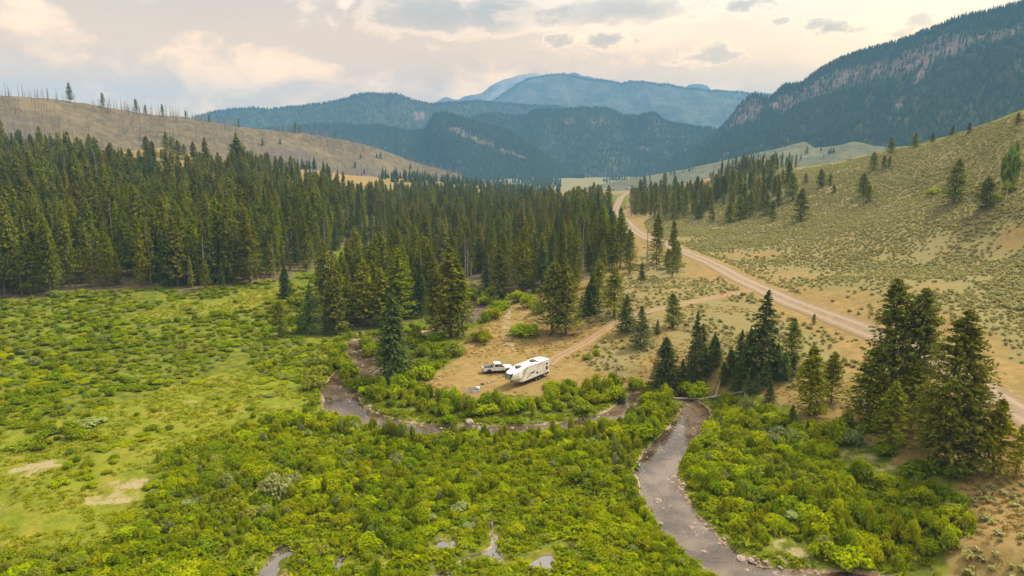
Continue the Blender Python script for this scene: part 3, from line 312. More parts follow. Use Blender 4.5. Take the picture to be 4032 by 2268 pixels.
def plain(name, col, rough=0.6, spec=0.3, metal=0.0, var=0.12, scale=3.0, dirt=None):
    m, w, b = material(name, rough, spec); b.inputs['Metallic'].default_value = metal
    co = w.add('ShaderNodeTexCoord').outputs['Object']
    n = w.noise(co, scale, 4)
    dark = tuple(c * (1 - var) for c in col); lightc = tuple(min(1, c * (1 + var)) for c in col)
    c = w.mix(w.smooth(n, .3, .7), dark, lightc)
    if dirt: c = w.mix(w.smooth(w.noise(co, scale * 2.7, 5, .65), .52, .78, 0, .55), c, dirt)
    w.put(b.inputs['Base Color'], c); return m

def leaf(name, a, b_, trans=0.42, vary=0.22, dry=None):
    """foliage: colour varies from leaf clump to leaf clump and from plant to plant"""
    m = bpy.data.materials.new(name); m.use_nodes = True; w = NT(m.node_tree); w.n.clear()
    isl = w.add('ShaderNodeNewGeometry').outputs['Random Per Island']
    rnd = w.add('ShaderNodeObjectInfo').outputs['Random']
    c = w.mix(isl, a, b_)
    hs = w.add('ShaderNodeHueSaturation')
    w.put(hs.inputs['Hue'], w.math('MULTIPLY_ADD', rnd, 0.034, 0.490)); w.put(hs.inputs['Saturation'], w.math('MULTIPLY_ADD', w.math('FRACT', w.math('MULTIPLY', rnd, 7.31)), 0.2, 1.0))
    w.put(hs.inputs['Value'], w.math('MULTIPLY_ADD', w.math('FRACT', w.math('MULTIPLY', rnd, 13.7)), 2 * vary, 1 - vary)); w.put(hs.inputs['Color'], c)
    c = hs.outputs[0]
    if dry: c = w.mix(w.smooth(w.math('FRACT', w.math('MULTIPLY', isl, 17.3)), .90, .96, 0, .7), c, dry)
    d = w.add('ShaderNodeBsdfDiffuse'); w.put(d.inputs[0], c); t = w.add('ShaderNodeBsdfTranslucent'); w.put(t.inputs[0], c)
    mx = w.add('ShaderNodeMixShader'); mx.inputs[0].default_value = trans; w.l.new(d.outputs[0], mx.inputs[1]); w.l.new(t.outputs[0], mx.inputs[2])
    o = w.add('ShaderNodeOutputMaterial'); w.l.new(mx.outputs[0], o.inputs[0]); return m

M = {}
M['willow'] = leaf('willow_leaves', (0.250, 0.300, 0.006), (0.450, 0.470, 0.012))
M['willow_dark'] = leaf('dark_willow_leaves', (0.170, 0.225, 0.008), (0.300, 0.350, 0.016))
M['willow_grey'] = leaf('grey_willow_leaves', (0.215, 0.245, 0.030), (0.35, 0.375, 0.062))
M['willow_pale'] = leaf('pale_willow_leaves', (0.23, 0.27, 0.085), (0.39, 0.42, 0.17))
M['willow_gold'] = leaf('golden_shrub_leaves', (0.22, 0.20, 0.012), (0.38, 0.27, 0.02))
M['sedge'] = leaf('sedge_blades', (0.18, 0.225, 0.012), (0.32, 0.345, 0.025), vary=.22)
M['sedge_bright'] = leaf('meadow_sedge_blades', (0.23, 0.255, 0.018), (0.37, 0.365, 0.035), vary=.18)
M['straw'] = leaf('dry_grass_blades', (0.26, 0.17, 0.055), (0.42, 0.29, 0.11), vary=.2)
M['sage'] = leaf('sagebrush_leaves', (0.38, 0.355, 0.15), (0.54, 0.49, 0.24), vary=.2)
M['needle_pine'] = leaf('pine_needles', (0.125, 0.142, 0.018), (0.300, 0.300, 0.046), .25, .30, dry=(0.12, 0.07, 0.03))
M['needle_olive'] = leaf('olive_pine_needles', (0.155, 0.145, 0.024), (0.335, 0.295, 0.058), .25, .28, dry=(0.16, 0.09, 0.04))
M['needle_dark'] = leaf('dark_pine_needles', (0.098, 0.118, 0.015), (0.225, 0.232, 0.036), .25, .15, dry=(0.12, 0.07, 0.03))
M['needle_spruce'] = leaf('spruce_needles', (0.070, 0.095, 0.024), (0.155, 0.175, 0.046), .15, .2)
M['needle_fir'] = leaf('fir_needles', (0.065, 0.092, 0.022), (0.140, 0.165, 0.042), .15, .25)
M['needle_far'] = leaf('distant_needles', (0.048, 0.066, 0.028), (0.070, 0.086, 0.036), .12, .16)
M['aspen'] = leaf('aspen_leaves', (0.15, 0.21, 0.03), (0.26, 0.31, 0.06))
M['bark'] = plain('conifer_bark', (0.16, 0.115, 0.085), .95, .05, var=.35, scale=2.0)
M['bark_pale'] = plain('aspen_bark', (0.45, 0.43, 0.36), .9, .05, var=.3, scale=2.0)
M['dead'] = plain('weathered_dead_wood', (0.34, 0.28, 0.235), .95, .05, var=.3, scale=1.5)
M['char'] = plain('fire_charred_wood', (0.23, 0.19, 0.165), .95, .05, var=.4, scale=.6)
M['log'] = plain('sun_bleached_log', (0.36, 0.30, 0.24), .95, .05, var=.35, scale=2.5)
M['stem'] = plain('willow_stems', (0.15, 0.105, 0.07), .95, .05, var=.3)

def ground_material():
    m, w, b = material('valley_ground', 0.95, 0.05)
    p = w.pos()
    n1 = w.noise(p, 0.55, 6, .62); n2 = w.noise(p, 0.11, 5, .6); n3 = w.noise(p, 2.6, 5, .65); nb = w.noise(p, 0.03, 4, .55)
    green = w.mix(w.smooth(n1, .35, .68), (0.085, 0.105, 0.012), (0.185, 0.205, 0.018)); green = w.mix(w.smooth(n3, .52, .74, 0, .7), green, (0.105, 0.082, 0.050))
    mead = w.mix(w.smooth(n1, .30, .70), (0.130, 0.166, 0.013), (0.232, 0.240, 0.022))
    mead = w.mix(w.smooth(n2, .48, .68, 0, .6), mead, (0.335, 0.255, 0.050))
    mead = w.mix(w.smooth(n3, .45, .72, 0, .8), mead, (0.115, 0.135, 0.014)); mead = w.mix(w.smooth(w.noise(p, 9.0, 4, .7), .48, .70, 0, .5), mead, (0.10, 0.115, 0.015))
    dry = w.mix(w.smooth(n1, .32, .68), (0.222, 0.153, 0.054), (0.312, 0.219, 0.086))
    dry = w.mix(w.smooth(n2, .44, .68, 0, .65), dry, (0.215, 0.172, 0.060))
    dry = w.mix(w.smooth(n3, .54, .76, 0, .6), dry, (0.19, 0.145, 0.055))
    sage = w.mix(w.smooth(n3, .36, .66), (0.188, 0.170, 0.072), (0.250, 0.216, 0.092))
    wood = w.mix(w.smooth(n1, .35, .65), (0.100, 0.078, 0.040), (0.185, 0.150, 0.070))
    bare = w.mix(w.smooth(n3, .3, .7), (0.27, 0.215, 0.115), (0.40, 0.33, 0.21))
    bed = w.mix(w.smooth(n3, .38, .64), (0.20, 0.135, 0.08), (0.54, 0.41, 0.285)); bed = w.mix(w.smooth(n2, .42, .60, 0, .55), bed, (0.17, 0.115, 0.06)); bed = w.mix(w.smooth(w.noise(p, 7.0, 3, .6), .56, .68, 0, .6), bed, (0.60, 0.50, 0.40))
    def k(a, amt=.55): return w.smooth(w.math('ADD', w.attr(a), w.math('MULTIPLY_ADD', n2, amt, w.math('MULTIPLY_ADD', n1, amt, -amt))), .36, .64)
    c = w.mix(k('meadow'), green, mead)
    c = w.mix(k('wood'), c, wood)
    c = w.mix(k('dry', .4), c, dry)
    c = w.mix(w.math('MULTIPLY', k('sage', .7), .85), c, sage)
    c = w.mix(w.math('MULTIPLY', k('bare', 1.5), .8), c, bare)
    c = w.mix(k('bed', .2), c, bed)
    w.put(b.inputs['Base Color'], c)
    bp = w.add('ShaderNodeBump'); bp.inputs['Strength'].default_value = 0.7; bp.inputs['Distance'].default_value = 0.25
    w.put(bp.inputs['Height'], w.math('MULTIPLY_ADD', n3, .6, n1)); w.l.new(bp.outputs[0], b.inputs['Normal'])
    return m
M['ground'] = ground_material()

def road_material(name, a, c_, edge, ruts):
    m, w, b = material(name, 0.95, 0.05); p = w.pos(); ac = w.attr('across')
    n = w.noise(p, 0.9, 5, .6); nf = w.noise(p, 5.0, 4, .6)
    col = w.mix(w.smooth(n, .3, .7), a, c_); col = w.mix(w.smooth(nf, .55, .8, 0, .4), col, tuple(x * .72 for x in a))
    aa = w.math('ABSOLUTE', ac)
    tr = w.smooth(w.math('ABSOLUTE', w.math('SUBTRACT', aa, ruts)), .26, .04)
    col = w.mix(w.math('MULTIPLY', w.smooth(w.noise(w.vmath('MULTIPLY', p, (1, .12, 1)), 1.6, 4, .6), .45, .7), .45), col, tuple(x * .68 for x in a)); col = w.mix(w.math('MULTIPLY', tr, .75), col, tuple(min(1, x * 1.22) for x in c_))
    ed = w.smooth(w.math('ADD', aa, w.math('MULTIPLY_ADD', n, .5, -.25)), .66, .98)
    col = w.mix(ed, col, edge)
    w.put(b.inputs['Base Color'], col)
    bp = w.add('ShaderNodeBump'); bp.inputs['Strength'].default_value = .5; bp.inputs['Distance'].default_value = .08; w.put(bp.inputs['Height'], nf); w.l.new(bp.outputs[0], b.inputs['Normal'])
    return m
M['road'] = road_material('gravel_road', (0.240, 0.182, 0.122), (0.30, 0.230, 0.160), (0.225, 0.160, 0.072), .42)
M['track'] = road_material('dirt_track', (0.26, 0.175, 0.10), (0.31, 0.215, 0.125), (0.255, 0.170, 0.07), .55)

def water_material(name, tint, gloss, ripple):
    m = bpy.data.materials.new(name); m.use_nodes = True; w = NT(m.node_tree); w.n.clear(); p = w.pos()
    n = w.noise(p, ripple, 4, .55, .8); n2 = w.noise(p, ripple * .16, 4, .6)
    bp = w.add('ShaderNodeBump'); bp.inputs['Strength'].default_value = .5; bp.inputs['Distance'].default_value = .035
    w.put(bp.inputs['Height'], w.math('MULTIPLY', n, w.smooth(n2, .40, .62, .06, 1.0)))
    tr = w.add('ShaderNodeBsdfTransparent'); tr.inputs[0].default_value = tint + (1,)
    df = w.add('ShaderNodeBsdfDiffuse'); df.inputs[0].default_value = (0.38, 0.285, 0.20, 1); w.l.new(bp.outputs[0], df.inputs['Normal'])
    murk = w.add('ShaderNodeMixShader'); w.put(murk.inputs[0], w.smooth(w.noise(p, ripple * .09, 3, .6), .36, .64, .06, .40)); w.l.new(tr.outputs[0], murk.inputs[1]); w.l.new(df.outputs[0], murk.inputs[2])
    gl = w.add('ShaderNodeBsdfGlossy'); gl.inputs['Roughness'].default_value = .06; w.l.new(bp.outputs[0], gl.inputs['Normal'])
    fr = w.add('ShaderNodeFresnel'); fr.inputs[0].default_value = gloss; w.l.new(bp.outputs[0], fr.inputs['Normal'])
    mx = w.add('ShaderNodeMixShader'); w.l.new(fr.outputs[0], mx.inputs[0]); w.l.new(murk.outputs[0], mx.inputs[1]); w.l.new(gl.outputs[0], mx.inputs[2])
    # riffles break into pale foam
    fo = w.add('ShaderNodeBsdfDiffuse'); fo.inputs[0].default_value = (.62, .58, .53, 1)
    fm = w.add('ShaderNodeMixShader'); w.put(fm.inputs[0], w.math('MULTIPLY', w.smooth(n2, .48, .66), w.smooth(n, .60, .74, 0, .5 if ripple > 1 else 0)))
    w.l.new(mx.outputs[0], fm.inputs[1]); w.l.new(fo.outputs[0], fm.inputs[2])
    o = w.add('ShaderNodeOutputMaterial'); w.l.new(fm.outputs[0], o.inputs[0]); return m
M['creek'] = water_material('creek_water', (.82, .67, .49), 1.78, 1.5)
M['pond'] = water_material('pond_water', (.50, .42, .30), 3.6, .5)

# ---------------------------------------------------------------- ground sheet
def axis(lo, hi, a, b, step, grow, cap):
    v = list(np.arange(a, b, step)); s = step; x = v[-1]
    while x < hi: s = min(s * grow, cap); x += s; v.append(x)
    s = step; x = v[0]; u = []
    while x > lo: s = min(s * grow, cap); x -= s; u.append(x)
    return np.array(u[::-1] + v)

def ground_sheet():
    xs = axis(-7600, 7600, -95, 95, .62, 1.045, 1000); ys = axis(-2400, 7900, 62, 205, .62, 1.028, 1500)
    Xg, Yg = np.meshgrid(xs, ys); x = Xg.ravel(); y = Yg.ravel(); z = gz(x, y)
    nx, ny = len(xs), len(ys)
    i = (np.arange(ny - 1)[:, None] * nx + np.arange(nx - 1)[None]).ravel()
    F = np.c_[i, i + 1, i + nx + 1, i + nx]
    me = npmesh('ground', np.c_[x, y, z], F, M['ground'], smooth=True)
    wob = (fbm(x, y, 7, 21) - .5) * 9
    def mask(names, feather):
        v = np.zeros(len(x)); n = (np.abs(x) < 900) & (y > 20) & (y < 2600)
        for k in names: v[n] = np.maximum(v[n], sstep(feather, -feather, poly_sd(POLY[k], x[n], y[n]) + wob[n] * (feather / 4)))
        return v
    hill = sstep(340, 460, y) * sstep(-40, -140, x)          # the straw-coloured knoll above the forest
    dry = mask(['dry_camp'], 5.0); dry = np.maximum(dry, hill * .9); dry = np.maximum(dry, sstep(700, 900, y))
    fattr(me, 'dry', dry)
    fattr(me, 'meadow', np.maximum(mask(['meadow', 'meadow_lane'], 3.5), np.maximum(.34 * mask(['left_shrubs', 'left_low'], 5), .42 * mask(['lower_thicket', 'right_thicket', 'tongue'], 3))))
    fattr(me, 'wood', np.maximum(mask(['forest_left', 'forest_centre', 'creek_grove'], 5) * (1 - .6 * hill), mask(['forest_right'], 5) * .4))
    sage = np.maximum(mask(['hill_sage'], 9), mask(['flat_sage'], 5) * .62); sage = np.maximum(sage, hill * .5 * sstep(.4, .6, vnoise(x, y, 25, 40)))
    sage = np.maximum(sage, sstep(800, 1000, y) * .7)
    bare = np.zeros(len(x))
    for bx, by, ra, rb in BARE: bare = np.maximum(bare, .54 * sstep(1.6, .1, np.hypot((x - bx) / ra, (y - by) / (rb * 2.0)) + wob * .10))
    for bx, by, ra, rb in DRYSPOT: sage *= 1 - .55 * sstep(1.7, .2, np.hypot((x - bx) / ra, (y - by) / (rb * 2.4)) + wob * .06)
    rd = road_d(x, y); td = track_d(x, y); pt = line_dist(_z0(PATH_L, .6), x, y)
    fattr(me, 'sage', sage * sstep(1, 8, rd))
    n = (np.abs(x) < 300) & (y < 450) & (y > 20)
    cd = np.full(len(x), 1e9); cd[n] = creek_d(x[n], y[n]); pp = cd.copy(); pp[n] = pond_d(x[n], y[n])
    fattr(me, 'bed', np.maximum(sstep(.22, -.30, cd), sstep(.12, -.12, pp)))
    fattr(me, 'bare', np.maximum(np.maximum(bare, sstep(1.6, 0, rd) * .4), sstep(1.0, -.2, pt) * .62))
    o = obj('ground', me); tag(o, 'valley floor of green meadow, straw-coloured grass and sagebrush slopes', kind='structure')
ground_sheet()

def draped(name, L, half, mat, label, lift):
    d = np.gradient(L[:, :2], axis=0); d /= np.linalg.norm(d, axis=1)[:, None] + 1e-9; nrm = np.c_[d[:, 1], -d[:, 0]]
    ac = np.array([-1.12, -1, -.8, -.55, -.3, 0, .3, .55, .8, 1, 1.12]); n = len(L)
    wig = 1 + .14 * (vnoise(np.arange(n) * 1.0, np.zeros(n), 2.5, 5) - .5)
    P = L[:, None, :2] + nrm[:, None] * (ac[None, :, None] * half * wig[:, None, None])
    x = P[..., 0].ravel(); y = P[..., 1].ravel()
    z = base_z(x, y) + np.tile(lift * (1 - np.clip(np.abs(ac), 0, 1) ** 2) + .015 - .25 * (np.abs(ac) > 1.05), n)
    m = len(ac); i = (np.arange(n - 1)[:, None] * m + np.arange(m - 1)[None]).ravel()
    me = npmesh(name, np.c_[x, y, z], np.c_[i, i + 1, i + m + 1, i + m][:, ::-1], mat, smooth=True)
    if me.polygons[len(me.polygons) // 2].normal.z < 0: me.flip_normals()
    fattr(me, 'across', np.tile(ac, n)); tag(obj(name, me), label, kind='structure')
draped('road', ROAD_L, 3.25, M['road'], 'pale graded gravel road running up the valley', .10)
draped('track', TRACK_L, 1.45, M['track'], 'narrow two-rut dirt track leading to the campsite', .05)

def water_sheet(name, fn, box, lim, mat, label, step=.5, z=WATER):
    x0, x1, y0, y1 = box; xs = np.arange(x0, x1, step); ys = np.arange(y0, y1, step)
    Xg, Yg = np.meshgrid(xs, ys); d = fn(Xg.ravel(), Yg.ravel()).reshape(Xg.shape)
    keep = (d[:-1, :-1] < lim) & (d[1:, :-1] < lim) & (d[:-1, 1:] < lim) & (d[1:, 1:] < lim)
    nx = len(xs); j, i = np.nonzero(keep); a = j * nx + i
    F = np.c_[a, a + 1, a + nx + 1, a + nx]; used, inv = np.unique(F, return_inverse=True)
    V = np.c_[Xg.ravel()[used], Yg.ravel()[used], np.full(len(used), z)]
    tag(obj(name, npmesh(name, V, inv.reshape(F.shape), mat, smooth=True)), label, kind='structure')
_c = np.vstack([CREEK_L, ARM_L])
water_sheet('creek', creek_d, (_c[:, 0].min() - 8, _c[:, 0].max() + 8, _c[:, 1].min() - 8, _c[:, 1].max() + 8), 1.0, M['creek'], 'shallow stony creek winding round the campsite bend')
for k, P in enumerate(PONDS):
    a = np.array(P); lab = ['forked pool of still water in the near thicket', 'small still pool hidden among dense willows', 'small pool beside the golden shrub', 'still pool at the near edge of the marsh', 'narrow branching marsh channel between willows', 'round marsh pond ringed by sedge', 'tiny puddle beside the round marsh pond', 'sliver of water at the meadow edge', 'still backwater beside the forked pool'][k]
    water_sheet('pond', lambda x, y: poly_sd(P, x, y), (a[:, 0].min() - 2, a[:, 0].max() + 2, a[:, 1].min() - 2, a[:, 1].max() + 2), .5, M['pond'], lab, .3, WATER + .02)
# ---------------------------------------------------------------- mountains
def rock_hill_material(name, floor_a, floor_b, rock_a, rock_b, scale):
    m, w, b = material(name, 0.95, 0.03); p = w.pos()
    n = w.noise(p, scale, 6, .6); n2 = w.noise(p, scale * 6, 5, .65); st = w.noise(w.vmath('MULTIPLY', p, (.3, .3, 3.0)), scale * 3, 4, .6)
    c = w.mix(w.smooth(n2, .35, .65), floor_a, floor_b); c = w.mix(w.smooth(n, .5, .7, 0, .5), c, tuple(x * 1.5 for x in floor_b))
    rk = w.mix(w.smooth(st, .35, .65), rock_a, rock_b)
    r = w.smooth(w.math('ADD', w.attr('rock'), w.math('MULTIPLY_ADD', n2, 1.1, -.62)), .36, .66)
    c = w.mix(r, c, rk); w.put(b.inputs['Base Color'], c)
    bp = w.add('ShaderNodeBump'); bp.inputs['Strength'].default_value = .8; bp.inputs['Distance'].default_value = 1.2 / (scale * 40); w.put(bp.inputs['Height'], n2); w.l.new(bp.outputs[0], b.inputs['Normal'])
    return m
ROCKY = ((0.140, 0.100, 0.080), (0.225, 0.155, 0.120))
M['hill_forest'] = rock_hill_material('forested_mountainside', (0.045, 0.055, 0.022), (0.085, 0.085, 0.038), *ROCKY, .012)
M['hill_burn'] = rock_hill_material('burned_hillside_grass', (0.108, 0.088, 0.050), (0.178, 0.138, 0.074), (0.115, 0.098, 0.082), (0.15, 0.128, 0.105), .02)
M['hill_sage'] = rock_hill_material('pale_sage_bench', (0.098, 0.106, 0.060), (0.152, 0.148, 0.084), (0.24, 0.175, 0.12), (0.30, 0.22, 0.15), .015)
M['hill_far'] = rock_hill_material('distant_alpine_slope', (0.060, 0.070, 0.032), (0.13, 0.12, 0.07), (0.28, 0.24, 0.17), (0.36, 0.31, 0.22), .0015)

GRID = {}
def ridge(key, name, label, face, slope, amp, mat, base=-18, ns=240, nt=46, rock=(), back=1.3, cres=1.0, seed=0):
    """a mountain: a crest line, a front slope falling towards `face`, a back slope behind"""
    C = np.array(RIDGES[key]); s0 = np.r_[0, np.cumsum(np.hypot(*np.diff(C[:, :2], axis=0).T))]; s0 /= s0[-1]
    Cc = catmull(C, max(1.0, np.hypot(*(C[-1] - C[0])[:2]) / ns)); s1 = np.r_[0, np.cumsum(np.hypot(*np.diff(Cc[:, :2], axis=0).T))]; Ltot = s1[-1]; s1 /= s1[-1]
    s = np.linspace(0, 1, ns); cr = np.c_[[np.interp(s, s1, Cc[:, k]) for k in range(3)]].T
    cr[:, 2] += (fbm(s * Ltot, np.zeros(ns), Ltot * .02, seed + 5) - .5) * cres
    f = np.array(face, float); f /= np.hypot(*f)
    tf = np.linspace(0, 1, nt) ** 1.15; tb = np.linspace(0, 1, 8)[1:]
    hgt = np.maximum(cr[:, 2] - base, 4.0)
    V = []
    for t in tb[::-1]:
        w = hgt / math.tan(slope) * back * t
        V.append(np.c_[cr[:, 0] - f[0] * w, cr[:, 1] - f[1] * w, base + hgt * (1 - t)])
    nb = len(V)
    for t in tf:
        w = hgt / math.tan(slope) * t
        x = cr[:, 0] + f[0] * w; y = cr[:, 1] + f[1] * w
        pr = 1 - t * (0.62 + 0.38 * (1 - t) * 0) * 1.0
        prof = (1 - t) ** 1.18
        gul = (np.abs(fbm(s * Ltot * 1.0, np.full(ns, t * 500.0 + 33), Ltot * .055, seed) - .5) * 2) 
        gul2 = fbm(x, y, hgt.max() * .9, seed + 9) - .5
        z = base + hgt * prof + hgt * amp * math.sin(math.pi * min(1, t * 1.15)) * ((gul - .35) * 1.1 + gul2 * .9)
        V.append(np.c_[x, y, z])
    V = np.array(V); m = len(V)
    tt = np.r_[np.zeros(nb), tf]
    rk = np.zeros((m, ns))
    for (sc_, tc, rs, rt, k) in rock:
        d = np.hypot((s[None] - sc_) / rs, (tt[:, None] - tc) / rt); rk = np.maximum(rk, k * sstep(1.25, .35, d))
    rk[:nb] = 0
    i = (np.arange(m - 1)[:, None] * ns + np.arange(ns - 1)[None]).ravel()
    me = npmesh(name, V.reshape(-1, 3), np.c_[i, i + 1, i + ns + 1, i + ns], M[mat], smooth=True)
    if me.polygons[(nb + 5) * (ns - 1) + ns // 2].normal.z < 0: me.flip_normals()
    fattr(me, 'rock', rk.ravel()); tag(obj(name, me), label, kind='structure')
    GRID[key] = (V[nb:], rk[nb:], tf)
def s_at(key, px):
    """fraction along a crest whose control points are numbered; px is a control index (float)"""
    C = np.array(RIDGES[key]); s0 = np.r_[0, np.cumsum(np.hypot(*np.diff(C[:, :2], axis=0).T))]; s0 /= s0[-1]
    return float(np.interp(px, np.arange(len(C)), s0))
_k = 'forest_ridge'; _s = lambda q: s_at('forest_ridge', q)
ridge('forest_ridge', 'mountain', 'steep timbered mountain with pink cliff bands above the sage bench', (-.70, -.72), R(31), .10, 'hill_forest', ns=420, nt=70, cres=5, seed=1,
      rock=[(_s(5.4), .10, .022, .26, 1), (_s(6.8), .16, .03, .22, 1), (_s(9), .16, .03, .17, .8), (_s(11.3), .15, .05, .13, .9), (_s(12.8), .17, .05, .12, .85), (_s(14.3), .17, .05, .10, .75), (_s(16), .16, .05, .12, .7), (_s(17.3), .20, .012, .22, .9), (_s(18.5), .16, .04, .10, .7), (_s(20), .16, .05, .08, .6), (_s(8.5), .62, .016, .05, .9), (_s(11.4), .60, .012, .10, 1), (_s(17.0), .46, .006, .05, .8), (_s(21.5), .22, .04, .08, .6)])
ridge('sage_bench', 'hill', 'pale grey-green sage bench at the foot of the timbered mountain', (-.62, -.78), R(13), .05, 'hill_sage', ns=160, nt=30, cres=1.5, seed=2, rock=[(s_at('sage_bench', 1.5), .5, .03, .08, .8), (s_at('sage_bench', 2.4), .55, .02, .06, .9)])
ridge('burned_hill', 'hill', 'burned tan hillside dotted with dead standing trunks', (.35, -.94), R(19), .07, 'hill_burn', ns=240, nt=50, cres=2, seed=3, rock=[(q, t, .10, .3, .6) for q, t in ((.2, .3), (.45, .6), (.6, .35), (.75, .5), (.35, .75))])
_d = lambda q: s_at('dark_spur', q)
ridge('dark_spur', 'hill', 'dark timbered spur with a pink rock face below its crest', (.30, -.95), R(24), .10, 'hill_forest', ns=260, nt=46, cres=4, seed=4,
      rock=[(_d(11.6), .26, .035, .10, 1), (_d(12.7), .32, .04, .08, .9), (_d(13.6), .42, .03, .08, .6), (_d(14.3), .48, .03, .06, .7), (_d(15), .40, .02, .06, .5)])
_t = lambda q: s_at('timbered_hill', q)
ridge('timbered_hill', 'mountain', 'hazy timbered mountain with pale scree streaks in the valley gap', (-.10, -.99), R(24), .10, 'hill_forest', ns=220, nt=46, cres=6, seed=6,
      rock=[(_t(6), .14, .03, .08, .6), (_t(7), .16, .03, .1, .6), (_t(4), .16, .02, .06, .6), (_t(10.2), .5, .02, .06, .7), (_t(11.4), .62, .02, .05, .7), (_t(12.4), .45, .01, .04, .6), (_t(9), .7, .02, .05, .6)])
_l = lambda q: s_at('long_ridge', q)
ridge('long_ridge', 'mountain', 'long blue-grey timbered ridge rising behind the burned hill', (.12, -.99), R(24), .09, 'hill_forest', ns=240, nt=40, cres=8, seed=7, rock=[(_l(12.4), .20, .02, .10, .7), (_l(13.2), .35, .02, .08, .6), (_l(15.6), .3, .02, .08, .5)])
ridge('blue_mountain', 'mountain', 'broad blue mountain filling the head of the valley', (.0, -1), R(24), .09, 'hill_far', ns=200, nt=40, cres=16, seed=8)
ridge('far_peaks', 'mountain', 'farthest pale blue peaks on the skyline', (.0, -1), R(26), .08, 'hill_far', ns=200, nt=30, cres=10, seed=9, rock=[(.35, .2, .2, .4, .7)])

# ---------------------------------------------------------------- plant meshes
RNG = np.random.default_rng(7)
def unit(v): return v / (np.linalg.norm(v, axis=-1, keepdims=True) + 1e-9)

def leaf_quads(c, nrm, size, rng, aspect=1.0, axis_=None):
    """irregular four-sided leaf clumps"""
    n = len(c); nrm = unit(nrm)
    if axis_ is None: axis_ = rng.normal(size=(n, 3))
    t = unit(axis_ - (axis_ * nrm).sum(1)[:, None] * nrm); b = np.cross(nrm, t)
    size = np.broadcast_to(size, n)[:, None]
    out = []
    for sx, sy in ((1, .15), (.1, 1), (-1, -.1), (-.15, -1)):
        k = rng.uniform(.6, 1.15, (n, 1)); out.append(c + t * sx * size * aspect * k + b * sy * size * k)
    V = np.stack(out, 1).reshape(-1, 3); return V, np.arange(4 * n).reshape(n, 4)

def prism(p0, p1, r0, r1, sides=3):
    """tapered sticks: arrays of start and end points"""
    p0 = np.atleast_2d(p0); p1 = np.atleast_2d(p1); n = len(p0); d = unit(p1 - p0)
    ref = np.where(np.abs(d[:, 2:3]) > .9, np.array([[1., 0, 0]]), np.array([[0, 0, 1.]])); a = unit(np.cross(d, ref)); b = np.cross(d, a)
    r0 = np.broadcast_to(r0, n)[:, None]; r1 = np.broadcast_to(r1, n)[:, None]; V = []
    for k in range(sides):
        q = 2 * math.pi * k / sides; V.append(p0 + (a * math.cos(q) + b * math.sin(q)) * r0)
    for k in range(sides):
        q = 2 * math.pi * k / sides; V.append(p1 + (a * math.cos(q) + b * math.sin(q)) * r1)
    V = np.stack(V, 1).reshape(-1, 3); F = []
    base = np.arange(n)[:, None] * 2 * sides
    for k in range(sides):
        k2 = (k + 1) % sides; F.append(base + np.array([[k, k2, sides + k2, sides + k]]))
    return V, np.vstack(F)

def trunk_mesh(h, r, rng, sides=7, lean=.012):
    n = 9; t = np.linspace(0, 1, n); off = np.cumsum(rng.normal(0, lean * h / n * 3, (n, 2)), 0); off[0] = 0
    rad = r * (1 - t) ** .8 + .02; rad[0] *= 1.35
    V = []; F = []
    for k in range(n):
        for j in range(sides):
            a = 2 * math.pi * j / sides; V.append((off[k, 0] + rad[k] * math.cos(a), off[k, 1] + rad[k] * math.sin(a), h * t[k] - (.4 if k == 0 else 0)))
    for k in range(n - 1):
        for j in range(sides):
            j2 = (j + 1) % sides; F.append((k * sides + j, k * sides + j2, (k + 1) * sides + j2, (k + 1) * sides + j))
    return np.array(V), np.array(F), lambda z: np.c_[np.interp(z / h, t, off[:, 0]), np.interp(z / h, t, off[:, 1])]

def merge(parts):
    V = []; F = []; o = 0; mi = []
    for v, f, m in parts: V.append(v); F.append(f + o); o += len(v); mi.append(np.full(len(f), m))
    return np.vstack(V), F, np.concatenate(mi)

